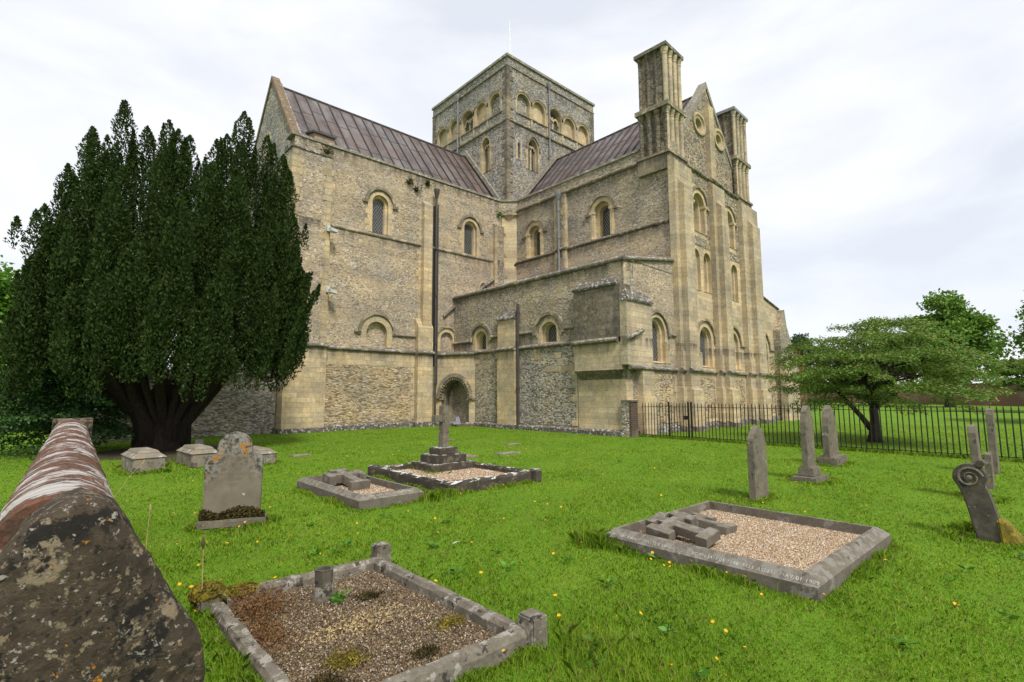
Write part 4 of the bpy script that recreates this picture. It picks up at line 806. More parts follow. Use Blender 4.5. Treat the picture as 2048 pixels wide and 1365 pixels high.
def capstone():
    pts = [(-.175, .55), (-.175, .93), (.005-.135, 1.04), (-.06, 1.26), (-.015, 1.335), (.05, 1.377), (.10, 1.388), (.15, 1.366), (.19, 1.31), (.285, 1.13), (.375, .955), (.385, .90), (.385, .55)]
    bm = bmesh.new(); n = 40
    # resample outline
    P = [Vector(p) for p in pts]; L = [0]
    for a, b in zip(P, P[1:]): L.append(L[-1]+(b-a).length)
    out = []
    for k in range(n+1):
        d = L[-1]*k/n; i = max(j for j in range(len(L)) if L[j] <= d+1e-9); i = min(i, len(P)-2); t = (d-L[i])/(L[i+1]-L[i]); out.append(P[i].lerp(P[i+1], t))
    rows = []
    for y, sc in ((1.72, .965), (1.735, .99), (1.76, 1.0), (1.85, 1.0), (1.95, 1.0), (2.02, .99)):
        rows.append([bm.verts.new((.10+(p.x-.10)*sc, y+(p.y-.9)*.06, .6+(p.y-.6)*sc)) for p in out])
    for a, b in zip(rows, rows[1:]):
        for i in range(n): bm.faces.new((a[i], a[i+1], b[i+1], b[i]))
    c = bm.faces.new(rows[0]); bm.faces.new(rows[-1][::-1])
    bmesh.ops.poke(bm, faces=[c]); bmesh.ops.recalc_face_normals(bm, faces=bm.faces)
    bmesh.ops.subdivide_edges(bm, edges=[e for e in bm.edges], cuts=3, use_grid_fill=True)
    from mathutils import noise as mn
    for v in bm.verts:
        nn = mn.noise_vector(v.co*7)*.010+mn.noise_vector(v.co*22)*.005+mn.noise_vector(v.co*60)*.002; v.co += nn
    me = bpy.data.meshes.new('capstone'); bm.to_mesh(me); bm.free()
    for p in me.polygons: p.use_smooth = True
    b = wloc(cwall)
    for v in me.vertices: v.co -= b
    me.materials.append(MAT['endstone']); o = bpy.data.objects.new('capstone', me); COL.objects.link(o); o.parent = cwall
capstone()
mb = MB(); mb.abox(-.16, .37, 1.74, 2.0, 0, .6); obj('end_pier', mb, 'brick', cwall)
pier = thing('flint_pier', 'short flint and brick pier where the railings meet the church', 'pier', (16.95, 12.0, 0))
mb = MB(); mb.abox(16.72, 17.12, 11.75, 12.12, 0, 1.36); obj('pier_body', mb, 'flint_coursed', pier)
mb = MB(); mb.abox(16.71, 17.14, 11.66, 11.75, 0, 1.36); obj('brick_quoin', mb, 'dark_brick', pier)
mb = MB(); mb.abox(16.70, 17.14, 11.62, 12.14, 1.36, 1.42); obj('pier_top', mb, 'ledge', pier)

FX = 17.3
def railing(name, label, y0, y1, posts, group, step=.122):
    t = thing(name, label, 'fence', (FX, (y0+y1)/2, 0), group)
    b0 = MB(); b0.tube([(FX, 0, .02), (FX, 0, 1.26), (FX, 0, 1.33)], [.0145, .0145, .005], 6)
    n = int(abs(y1-y0)/step); first = None
    for k in range(n):
        y = y0+(y1-y0)*(k+.5)/n
        if first is None:
            first = obj('bar', b0, 'iron', t); first.location = Vector((FX, y, 0))-wloc(t); 
            for v in first.data.vertices: v.co += wloc(t)-Vector((FX, 0, 0)) if False else Vector((0, 0, 0))
        else:
            c = first.copy(); COL.objects.link(c); c.parent = t; c.location = (0, y-t.location.y, 0); c.rotation_euler = (R(random.uniform(-.6, .6)), R(random.uniform(-.6, .6)), 0)
    first.data.transform(Matrix.Translation(Vector((t.location.x-FX, t.location.y, 0)))); first.location = (0, y0+(y1-y0)*.5/n-t.location.y, 0)
    for z in (.10, 1.17):
        m_ = MB(); m_.abox(FX-.018, FX+.018, min(y0, y1), max(y0, y1), z, z+.016); obj('rail', m_, 'iron', t)
    for y in posts:
        m_ = MB(); m_.abox(FX-.025, FX+.025, y-.025, y+.025, 0, 1.36); obj('post', m_, 'iron', t)
    return t
railing('iron_railing', 'short run of black iron railings between flint pier and gate', 11.6, 10.47, (), 'black iron railings')
gate = railing('iron_gate', 'narrow black iron gate with lock box in the railings', 10.36, 9.66, (10.40, 9.62), None, .115); gate['category'] = 'gate'
mb = MB(); mb.abox(FX-.05, FX+.03, 9.66, 9.78, .72, .86); obj('lock_box', mb, 'iron', gate)
railing('iron_railing', 'long run of black iron railings from the gate past the spreading tree', 9.55, -.9, (9.5,), 'black iron railings', .125)

# far red brick wall and house
mb = MB(); bw_a, bw_b = Vector((113, 42, 0)), Vector((76, -12, 0)); u_ = (bw_b-bw_a).normalized(); n_ = Vector((-u_.y, u_.x, 0)); n_ = n_ if n_.dot(-bw_a) > 0 else -n_
FB = Fr(bw_a, u_, n_); bl = (bw_b-bw_a).length
gw = thing('garden_wall', 'long old red brick wall across the lawn behind the spreading tree', 'wall', (bw_a+bw_b)/2)
mb.box(FB, 0, bl, 0, 2.75, -.4, 0); obj('wall_body', mb, 'brick', gw); mb = MB(); mb.box(FB, 0, bl, 2.75, 2.9, -.45, .06); obj('wall_coping', mb, 'hood', gw)
hs = thing('brick_house', 'distant house with red tiled roof seen past the church buttress', 'house', (66, 24, 0))
mb = MB(); mb.abox(62, 72, 23.5, 33, 0, 3.6); obj('wall', mb, 'brick', hs)
mb = MB(); mb.prism([(61.6, 23.0, 3.5), (72.4, 23.0, 3.5), (67, 23.0, 7.2)], (0, 10.4, 0)); obj('roof', mb, 'tile', hs)

# ------------------------------------------------------------------ graves and stones
def chips(name, x0, x1, y0, y1, z, n, size, mat, parent, mound=0.0):
    c = np.stack([rng.uniform(x0, x1, n), rng.uniform(y0, y1, n), np.full(n, z)], 1)
    c[:, 2] += rng.uniform(-.3, .5, n)*size+mound*(np.sin((c[:, 0]-x0)/(x1-x0)*np.pi)*np.sin((c[:, 1]-y0)/(y1-y0)*np.pi))
    sz = size*rng.uniform(.45, 1.25, n)[:, None]
    a = unit(rng.normal(size=(n, 3))*np.array([1, 1, .45])); b = unit(np.cross(a, rng.normal(size=(n, 3)))); k = np.cross(a, b)
    # squashed tetra-like wedges, 4 triangles each, sharing vertices so that each is one island
    V = np.stack([c+a*sz, c-a*sz*.8+b*sz*.6, c-a*sz*.7-b*sz*.65, c+np.array([0, 0, 1])*sz*.55+k*sz*.2], 1).reshape(-1, 3)
    base = np.array(wloc(parent)); F_ = np.array([[0, 1, 3], [1, 2, 3], [2, 0, 3]])[None]+np.arange(n)[:, None, None]*4; F_ = F_.reshape(-1, 3)
    me = bpy.data.meshes.new(name); me.vertices.add(len(V)); me.loops.add(F_.size); me.polygons.add(len(F_)); me.vertices.foreach_set('co', (V-base).astype(np.float32).ravel()); me.loops.foreach_set('vertex_index', F_.ravel().astype(np.int32)); me.polygons.foreach_set('loop_start', np.arange(0, F_.size, 3, dtype=np.int32)); me.update(calc_edges=True)
    me.materials.append(MAT[mat]); o = bpy.data.objects.new(name, me); COL.objects.link(o); o.parent = parent; o['kind'] = 'stuff'; return o
def kerbs(t, x0, x1, y0, y1, prof, mat, sides='SENW', seg=6, jit=.0):
    cs = {'S': ((x0, y0), (x1, y0), (1, 1), (-1, 1)), 'E': ((x1, y0), (x1, y1), (-1, 1), (-1, -1)), 'N': ((x1, y1), (x0, y1), (-1, -1), (1, -1)), 'W': ((x0, y1), (x0, y0), (1, -1), (1, 1))}
    for s in sides:
        a, b, ia, ib = cs[s]; mb = MB(); prev = None
        for k in range(seg+1):
            f = k/seg; row = []
            for o_, z in prof:
                pa = (a[0]+ia[0]*o_, a[1]+ia[1]*o_); pb = (b[0]+ib[0]*o_, b[1]+ib[1]*o_); j = jit if 0 < k < seg else 0
                row.append((pa[0]+(pb[0]-pa[0])*f+random.uniform(-j, j), pa[1]+(pb[1]-pa[1])*f+random.uniform(-j, j), z+random.uniform(-j, j) if z > 0 else z))
            if prev: mb.bridge(prev, row)
            prev = row
        obj('kerb', mb, mat, t)
def bed(t, x0, x1, y0, y1, z, mat):
    mb = MB(); mb.add([(x0, y0, z), (x1, y0, z), (x1, y1, z), (x0, y1, z)], [(0, 1, 2, 3)]); o = obj('bed', mb, mat, t); return o
def text(t, body, P, udir, vdir, size, mat='letter', ext=.0015):
    cu = bpy.data.curves.new('lettering', 'FONT'); cu.body = body; cu.size = size; cu.extrude = ext; cu.space_character = 1.12
    o = bpy.data.objects.new('lettering_tmp', cu); COL.objects.link(o); dg = bpy.context.evaluated_depsgraph_get(); me = bpy.data.meshes.new_from_object(o.evaluated_get(dg)); bpy.data.objects.remove(o)
    u = Vector(udir).normalized(); v = Vector(vdir).normalized(); w = u.cross(v); m4 = Matrix((u, v, w)).transposed().to_4x4(); m4.translation = Vector(P)-wloc(t); me.transform(m4)
    me.name = 'inscription'; me.materials.clear(); me.materials.append(MAT[mat]); q = bpy.data.objects.new('inscription', me); COL.objects.link(q); q.parent = t; return q
def flatcross(name, label, c, ang, Lh, W, arm, z0, th, tilt=0, roll=0):
    """a cross lying on its back: Lh length along local y, arms along local x; plus shallow cut-backs at the ends"""
    a = arm/2; w = .5*W; e = a*2.1
    pts = [(-e, -Lh*.5), (e, -Lh*.5), (e, -Lh*.5+.13), (a, -Lh*.5+.13), (a, Lh*.08), (w-.12, Lh*.08), (w-.12, Lh*.08-.08), (w, Lh*.08-.08), (w, Lh*.08+2*a+.08), (w-.12, Lh*.08+2*a+.08), (w-.12, Lh*.08+2*a), (a, Lh*.08+2*a), (a, Lh*.5-.12), (e, Lh*.5-.12), (e, Lh*.5), (-e, Lh*.5), (-e, Lh*.5-.12), (-a, Lh*.5-.12), (-a, Lh*.08+2*a), (-w+.12, Lh*.08+2*a), (-w+.12, Lh*.08+2*a+.08), (-w, Lh*.08+2*a+.08), (-w, Lh*.08-.08), (-w+.12, Lh*.08-.08), (-w+.12, Lh*.08), (-a, Lh*.08), (-a, -Lh*.5+.13), (-e, -Lh*.5+.13)]
    mb = MB(); mb.prism([(p[0], p[1], 0) for p in pts], (0, 0, th)); o = obj(name, mb, 'kerb', bevel=.004); o.location = (c[0], c[1], z0); o.rotation_euler = (R(tilt), R(roll), R(ang)); return tag(o, label, 'stone cross', 'stone crosses lying on the kerbed graves')
KP = lambda h, w=.14, ch=.05, zi=0: [(0, 0), (0, h-ch), (ch*1.25, h), (w, h), (w, zi)]
# right grave with two crosses and lettered kerb
g3 = thing('kerbed_grave', 'large grave with lettered stone kerb, pale gravel and two lying crosses', 'grave', (5.9, 2.6, 0), 'kerbed graves')
kerbs(g3, 4.65, 6.97, 1.53, 3.67, KP(.185, .13, .075, .03), 'kerb'); bed(g3, 4.75, 6.87, 1.63, 3.57, .075, 'gravel'); chips('gravel', 4.79, 6.83, 1.67, 3.53, .08, 40000, .0085, 'chips', g3)
sl = Vector((.094, 0, .075)).normalized(); nn_ = Vector((-.075, 0, .094)).normalized()
text(g3, 'ALAN BRODRICK  MASTER OF S CROSS  BORN JAN 01 1840  FELL ASLEEP MAY 01 1909', Vector((4.65, 3.62, .11))+sl*.028+nn_*.002, (0, -1, 0), sl, .049)
flatcross('stone_cross', 'tilted lying stone cross nearer the lettered kerb of the large grave', (5.2, 3.02), -4, .74, .54, .13, .15, .10, 5, -11)
flatcross('stone_cross', 'flat lying stone cross on gravel at the back of the large grave', (5.85, 3.12), 0, .68, .56, .13, .085, .09, 3, 3)
# small grave with flat cross
g1 = thing('kerbed_grave', 'narrow grave with plain grey chamfered kerb and one lying cross', 'grave', (3.95, 8.3, 0), 'kerbed graves')
kerbs(g1, 3.42, 4.50, 7.05, 9.5, KP(.20, .12, .06, .03), 'kerb'); bed(g1, 3.5, 4.42, 7.14, 9.4, .085, 'gravel'); chips('gravel', 3.55, 4.37, 7.19, 9.35, .09, 9000, .012, 'chips', g1)
text(g1, 'OF GOD THE REDEMPTION', Vector((3.62, 7.085, .165)), (1, 0, 0), (0, .06, .06), .05)
flatcross('stone_cross', 'thick square-ended stone cross lying on the narrow gravel grave', (3.97, 8.62), 0, .98, .66, .16, .13, .15, 6, 0)
# standing-cross grave
g2 = thing('kerbed_grave', 'dark kerbed grave with white-crusted edges around the standing cross', 'grave', (6.0, 8.4, 0), 'kerbed graves')
kerbs(g2, 5.0, 7.0, 7.1, 9.75, [(0, 0), (0, .17), (.02, .21), (.10, .215), (.12, .18), (.12, .03)], 'kerb_dark', seg=14, jit=.012); bed(g2, 5.08, 6.92, 7.18, 9.67, .10, 'gravel'); chips('gravel', 5.14, 6.86, 7.24, 9.6, .105, 14000, .012, 'chips', g2)
for x, y in ((7.0, 7.1), (6.98, 9.72), (5.02, 9.72)):
    mb = MB(); mb.box(WF, x-.1, x+.1, 0, .24, y-.1, y+.1); obj('corner_block', mb, 'kerb_dark', g2, bevel=.02)
sc = thing('standing_cross', 'upright weathered stone cross on three dark steps in the kerbed grave', 'stone cross', (6.35, 9.2, .1))
for hw, hd_, z0, z1 in ((.54, .42, .08, .25), (.39, .30, .25, .41), (.24, .20, .41, .55)):
    mb = MB(); mb.box(WF, 6.35-hw, 6.35+hw, z0, z1, 9.2-hd_, 9.2+hd_); obj('step', mb, 'kerb_dark', sc, bevel=.012)
mb = MB(); mb.box(WF, 6.35-.08, 6.35+.08, .55, 1.42, 9.2-.08, 9.2+.08, 0, .008); mb.box(WF, 6.35-.27, 6.35-.078, 1.08, 1.22, 9.2-.07, 9.2+.07); mb.box(WF, 6.35+.078, 6.35+.27, 1.08, 1.22, 9.2-.07, 9.2+.07); obj('cross_shaft', mb, 'head_side', sc, bevel=.006)
# foreground grave
g4 = thing('kerbed_grave', 'old foreground grave with brown chippings and square corner posts', 'grave', (1.75, 3.5, 0), 'kerbed graves')
KO = [(0, 0), (0, .10), (.02, .135), (.085, .14), (.11, .11), (.115, .02)]
kerbs(g4, 1.02, 2.46, 2.52, 4.62, KO, 'kerb_old', 'EN', 14, .006); kerbs(g4, 1.02, 2.46, 2.52, 4.62, [(0, 0), (0, .05), (.02, .08), (.09, .085), (.11, .02)], 'kerb_old', 'W', 14, .006)
kerbs(g4, 1.02, 2.46, 2.52, 4.62, KO, 'kerb_old', 'S', 10, .006)
bed(g4, 1.08, 2.40, 2.58, 4.56, .045, 'dirt'); chips('gravel', 1.12, 2.36, 2.62, 4.5, .05, 36000, .0085, 'dirt_chips', g4, .02)
for x, y, h in ((2.47, 4.60, .24), (2.47, 2.54, .22)):
    mb = MB(); mb.box(WF, x-.075, x+.075, 0, h, y-.075, y+.075, 0, .006); obj('corner_post', mb, 'kerb_old', g4, bevel=.012)
def moss(t, c, r, n=2):
    bm = bmesh.new(); bmesh.ops.create_icosphere(bm, subdivisions=4, radius=1); from mathutils import noise as mn
    for v in bm.verts:
        s = 1+.22*mn.noise(v.co*2.2+Vector(c))+.10*mn.noise(v.co*9); v.co = Vector((v.co.x*r[0]*s, v.co.y*r[1]*s, v.co.z*r[2]*s))+Vector(c)-wloc(t)
    me = bpy.data.meshes.new('moss_cushion'); bm.to_mesh(me); bm.free()
    for p in me.polygons: p.use_smooth = True
    me.materials.append(MAT['moss']); o = bpy.data.objects.new('moss_cushion', me); COL.objects.link(o); o.parent = t
    d = unit(rng.normal(size=(2600, 3))); npmesh('moss_tufts', leaves(np.array(c)+d*np.array(r)*rng.uniform(.9, 1.08, (2600, 1)), d+rng.normal(size=(2600, 3))*.6, .02, .7), 4, 'moss', o)['kind'] = 'stuff'
mb = MB(); mb.box(WF, .95, 1.13, 0, .13, 4.56, 4.74); obj('corner_post', mb, 'kerb_old', g4, bevel=.02)
moss(g4, (1.03, 4.66, .13), (.12, .105, .075)); moss(g4, (1.24, 4.57, .115), (.14, .075, .055))
for (cx_, cy_, sx_, sy_, n_, mt, hz) in ((1.28, 4.25, .12, .15, 1900, 'dry_weed', .05), (1.2, 3.75, .06, .16, 900, 'dry_weed', .03), (1.72, 3.5, .22, .1, 700, 'straw', .02), (2.2, 3.1, .06, .04, 350, 'moss', .010), (1.85, 2.85, .04, .03, 350, 'moss_dark', .015), (1.45, 3.1, .06, .05, 600, 'moss', .012), (2.0, 3.9, .05, .04, 500, 'moss_dark', .014), (1.78, 3.98, .035, .03, 50, 'weed', .04), (1.25, 2.9, .05, .06, 600, 'moss_dark', .015)):
    q_ = np.stack([rng.normal(cx_, sx_, n_), rng.normal(cy_, sy_, n_), .062+np.abs(rng.normal(0, hz, n_))], 1); q_ = q_[(q_[:, 0] > 1.12) & (q_[:, 0] < 2.36) & (q_[:, 1] > 2.62) & (q_[:, 1] < 4.5)]
    npmesh('grave_weeds', leaves(q_, rng.normal(size=(len(q_), 3))+np.array([0, 0, .4]), .028 if mt != 'weed' else .06, .35), 4, mt, g4)['kind'] = 'stuff'
vs_ = thing('grave_vase', 'chipped hexagonal stone flower pot standing on a round foot', 'vase', (1.72, 4.12, .05))
mb = MB(); mb.lathe((1.72, 4.12, 0), [(.085, .03), (.083, .15), (.072, .165), (.06, .168)], 18); obj('vase_foot', mb, 'kerb_old', vs_)
mb = MB(); mb.lathe((1.72, 4.12, 0), [(.07, .168), (.075, .285), (.078, .292), (.055, .292), (.05, .20), (.0001, .20)], 6); obj('vase_bowl', mb, 'scroll', vs_)

# headstones
def extr(pts, th, c, ang, mat, name, parent, y0=0, z0=0, bevel=.006):
    a = R(ang); u = Vector((math.cos(a), math.sin(a), 0)); n = Vector((-math.sin(a), math.cos(a), 0)); c = Vector(c)
    mb = MB(); mb.prism([tuple(c+u*x+n*(y0-th/2)+Vector((0, 0, z+z0))) for x, z in pts], tuple(n*th)); return obj(name, mb, mat, parent, bevel=bevel)
def arcpts(cx, cz, r, a0, a1, n): return [(cx+r*math.cos(R(a0+(a1-a0)*k/n)), cz+r*math.sin(R(a0+(a1-a0)*k/n))) for k in range(n+1)]
h1 = thing('headstone', 'broad round-topped headstone with orange lichen and a mossy base slab', 'headstone', (1.88, 7.42, 0), 'headstones')
half = [(.325, .10), (.335, .80)]+arcpts(.265, .82, .07, 0, 80, 5)+[(.205, .91)]+arcpts(.0, .98, .20, 2, 88, 9)
body = half+[(-x, z) for x, z in reversed(half)]
low = [(.385, .10), (.392, .72), (-.392, .72), (-.385, .10)]; up = [(.392, .72)]+half[1:]+[(-x, z) for x, z in reversed(half[1:])]+[(-.392, .72)]
def headmat():
    t = NT('patchy_headstone'); sp = t.n('ShaderNodeSeparateXYZ'); t.l(t.co, sp.inputs[0])
    base = t.mix(t.ramp(t.noise(3, None, 6, .6), [(.35, 0), (.65, 1)]), (.215, .185, .135), (.145, .125, .095))
    base = t.mix(t.ramp(t.noise(1.8, t.map((1.6, 1.6, .7), (3, 2, 1)), 4), [(.50, 0), (.66, .85)]), base, (.085, .08, .073))
    ox = t.math('ABSOLUTE', sp.outputs[0]); edge = t.math('ADD', t.math('MULTIPLY', ox, 1.2), t.math('MULTIPLY', sp.outputs[2], .95))
    e = t.math('ADD', edge, t.math('MULTIPLY', t.noise(5, None, 6, .7), .9))
    f = t.ramp(t.math('SUBTRACT', e, .82), [(.36, 0), (.62, 1)])
    li = t.mix(t.ramp(t.noise(16, None, 5, .7), [(.42, 0), (.56, 1)]), (.055, .05, .043), (.25, .235, .2))
    li = t.mix(t.ramp(t.noise(9, t.map((1, 1, 1), (3, 1, 4)), 4), [(.585, 0), (.63, 1)]), li, (.36, .17, .035))
    c = t.mix(f, base, li)
    c = t.mix(t.ramp(t.noise(8, t.map((1, 1, 1), (9, 1, 4)), 3), [(.72, 0), (.74, 1)]), c, (.5, .48, .44))
    t.color(c); t.bump(t.noise(40, None, 5, .7), .5, .004); return t.m
MAT['patchy'] = headmat()
extr(body, .10, (1.88, 7.46, 0), -22, 'patchy', 'stone', h1)
extr([(-.385, 0), (.385, 0), (.385, .10), (-.385, .10)], .30, (1.88, 7.42, 0), -22, 'head_side', 'base_slab', h1, bevel=.015)
a22 = R(-22); uu = Vector((math.cos(a22), math.sin(a22), 0)); fn = Vector((math.sin(a22), -math.cos(a22), 0))
def mosscard(t, c, u, f, w, h, n, mat='moss_dark', label=None):
    V = []
    k = rng.uniform(-w, w, n); hh = h*(.5+.5*np.abs(np.sin(k*6+1)))*rng.uniform(.4, 1, n); dd = rng.uniform(0, .13, n)*(1-hh/h*.7)
    cen = np.array(c)+k[:, None]*np.array(u)+dd[:, None]*np.array(f)+np.stack([0*k, 0*k, rng.uniform(0, 1, n)*hh], 1)
    o = npmesh('moss', leaves(cen, rng.normal(size=(n, 3)), .03, .8), 4, mat, t); o['kind'] = 'stuff'
mosscard(h1, Vector((1.88, 7.42, .10))+fn*.01, uu, fn, .37, .15, 5000)
for k, tx in enumerate(('SACRED', 'TO THE MEMORY', 'OF', 'BROTHER', 'OF THIS HOSPITAL', 'WHO DIED', 'AGED')):
    text(h1, tx, Vector((1.88, 7.46, .90-.066*k))+fn*.0515-uu*(.019*len(tx)), uu, (0, 0, 1), .046, 'engraving', .0006)
def hstone(label, c, w, th, pts, mat='head_side', bases=(), tilt=(0, 0)):
    t = thing('headstone', label, 'headstone', c, 'headstones'); z = 0
    for bw_, bd, bh in bases:
        mb = MB(); mb.box(WF, c[0]-bw_/2, c[0]+bw_/2, z, z+bh, c[1]-bd/2, c[1]+bd/2); obj('base_slab', mb, 'head_side', t, bevel=.015); z += bh
    extr(pts, th, c, 0, mat, 'stone', t, 0, z); t.rotation_euler = (R(tilt[0]), R(tilt[1]), 0); return t
def sym(h): return h+[(-x, z) for x, z in reversed(h) if x > 0]
ogee = lambda w, h, n: sym([(w, -.1), (w, h*.76)]+[(w*.93, h*.77), (w*.9, h*.83), (w*.62, h*.9), (w*.3, h*.965), (0, h)])
pointed = lambda w, h: sym([(w, -.05), (w, h*.66), (w*.97, h*.72), (w*.86, h*.81), (w*.66, h*.9), (w*.36, h*.965), (0, h)])
hA = hstone('tall pale headstone with peaked shoulders, alone behind the large gravel grave', (8.42, 3.53, 0), .5, .10, ogee(.245, 1.15, 8))
hB = hstone('grey pointed headstone standing on two square base steps near the railings', (10.95, 3.62, 0), .6, .10, pointed(.21, 1.16), bases=((.74, .44, .09), (.44, .26, .17)))
hC = hstone('narrow pointed headstone on a rough block, just before the railings', (13.75, 4.05, 0), .6, .13, sym([(.33, -.05), (.34, .50), (.30, .56), (.30, .72), (.25, .92), (.14, 1.08), (0, 1.18)]), bases=((.78, .42, .20),), tilt=(0, -3))
hE = hstone('thin dark headstone edge-on at the right, with its top chipped', (10.98, 1.18, 0), .5, .09, sym([(.17, -.1), (.17, 1.02), (.13, 1.12), (0, 1.15)]), 'head_side', tilt=(-2, 0))
hF = hstone('taller pale headstone edge-on, farther back at the right by the railings', (14.6, 1.32, 0), .56, .11, sym([(.18, -.1), (.18, 1.2), (.13, 1.3), (0, 1.33)]), 'head_side')
hG = hstone('low narrow headstone edge-on between two taller ones at the right', (12.3, 1.19, 0), .3, .09, sym([(.12, -.1), (.12, .58), (0, .62)]))
# leaning scroll bracket stone
def scroll():
    t = thing('scroll_stone', 'dark leaning stone bracket topped by a carved spiral scroll', 'carved stone', (8.0, .81, 0))
    a = [(-.115, -.15), (.125, -.15), (.125, .2), (.12, .48), (.105, .60)]+arcpts(0, .70, .15, -10, 190, 14)+[(-.125, .60), (-.11, .48), (-.108, .3)]
    pts = [(-y, z) for y, z in a]; th = .20
    mb = MB(); mb.prism([(8.0-th/2, .81+y, z) for y, z in pts], (th, 0, 0)); obj('bracket', mb, 'scroll', t, bevel=.012)
    sp = MB(); n = 44; P_ = []
    for k in range(n):
        th_ = k/(n-1)*math.pi*3.6; r = .118-.095*k/(n-1); P_.append((8.0-th/2-.004, .81-.0-r*math.cos(th_), .70+r*math.sin(th_)))
    sp.tube(P_, [.014-.007*k/n for k in range(n)], 8); obj('spiral', sp, 'head_side', t)
    sp = MB(); sp.lathe((0, 0, 0), [(.03, 0), (.028, .02), (.01, .03)], 10); sp.v = [(8.0-th/2-z, .81+x, .70+y) for x, y, z in sp.v]; obj('spiral_eye', sp, 'head_side', t)
    m_ = MB(); m_.tube([(8.0-th/2-.004, .81-.13, .84), (8.0+th/2, .81-.13, .84)], .04, 8); obj('volute_roll', m_, 'scroll', t)
    t.rotation_euler = (R(-11), 0, 0)
scroll()
mb = MB(); mb.hexa([(7.85, .56, 0), (8.15, .52, 0), (8.15, .70, 0), (7.85, .72, 0), (7.9, .66, .22), (8.1, .64, .2), (8.12, .73, .26), (7.88, .75, .27)]); tag(obj('stone_fragment', mb, 'moss', loc=(8, .65, 0), bevel=.02), 'small broken mossy stone at the foot of the leaning scroll', 'stone')
# low chest tombs
def chest(label, x, y, w, l, h, ang):
    t = thing('chest_tomb', label, 'tomb', (x, y, 0), 'low chest tombs'); mb = MB(); mb.box(WF, x-w/2, x+w/2, 0, h*.68, y-l/2, y+l/2); obj('tomb_body', mb, 'tomb', t, bevel=.015)
    mb = MB(); mb.hexa([(x-w/2-.03, y-l/2-.03, h*.68), (x+w/2+.03, y-l/2-.03, h*.68), (x+w/2+.03, y+l/2+.03, h*.68), (x-w/2-.03, y+l/2+.03, h*.68), (x-w*.36, y-l*.42, h*.88), (x+w*.36, y-l*.42, h*.88), (x+w*.36, y+l*.42, h*.88), (x-w*.36, y+l*.42, h*.88)]); obj('tomb_lid', mb, 'tomb', t, bevel=.01)
    mb = MB(); mb.hexa([(x-w*.36, y-l*.42, h*.88), (x+w*.36, y-l*.42, h*.88), (x+w*.36, y+l*.42, h*.88), (x-w*.36, y+l*.42, h*.88), (x-w*.30, y-l*.38, h), (x+w*.30, y-l*.38, h), (x+w*.30, y+l*.38, h), (x-w*.30, y+l*.38, h)]); obj('tomb_ridge', mb, 'tomb', t, bevel=.01)
    t.rotation_euler = (0, 0, R(ang))
chest('low chest tomb with an orange lichened end, left-hand one under the yew', 1.72, 14.3, .58, 1.3, .46, 4)
chest('low chest tomb with bird-whitened lid in front of the yew trunk', 2.82, 14.5, .56, 1.3, .45, 4)
chest('low rounded tomb half hidden behind the broad headstone', 4.0, 13.95, .52, 1.2, .36, 4)
sp_ = MB(); sp_.tube([(3.2, 16.4, 0), (3.2, 16.4, .3)], .015, 6); sp_.hexa([(3.1, 16.3, .3), (3.3, 16.3, .3), (3.3, 16.45, .26), (3.1, 16.45, .26), (3.1, 16.32, .46), (3.3, 16.32, .46), (3.3, 16.47, .42), (3.1, 16.47, .42)]); tag(obj('spotlight', sp_, 'pipe', loc=(3.2, 16.4, 0)), 'little black ground spotlight beside the yew trunk', 'spotlight')
SLABS = [(8.32, 11.17, .75, .5, 'grey ledger stone sunk in the grass behind the standing cross'), (9.74, 10.95, .75, .35, 'pale ledger stone sunk in grass, right of the standing cross'), (5.3, 14.5, .5, .3, 'small sunken stone in the grass, left of the kerbed graves'), (10.9, 15.7, .7, .3, 'farthest sunken stone in the grass toward the doorway'), (11.6, 12.8, .6, .25, 'sunken stone in the grass before the coursed flint wall')]
for x, y, w, l, lb in SLABS:
    mb = MB(); mb.box(WF, x-w/2, x+w/2, -.05, .03, y-l/2, y+l/2); tag(obj('ledger_stone', mb, 'tomb', loc=(x, y, 0), bevel=.01), lb, 'ledger stone', 'stones sunk in the lawn')
fe = MB(); fe.add([(3.30, 4.62, .07), (3.36, 4.60, .09), (3.44, 4.645, .075), (3.37, 4.66, .07), (3.36, 4.63, .085)], [(0, 1, 4), (1, 2, 4), (2, 3, 4), (3, 0, 4)]); tag(obj('feather', fe, 'lead_white', loc=(3.36, 4.63, .06)), 'single white feather lying on the lawn', 'feather')

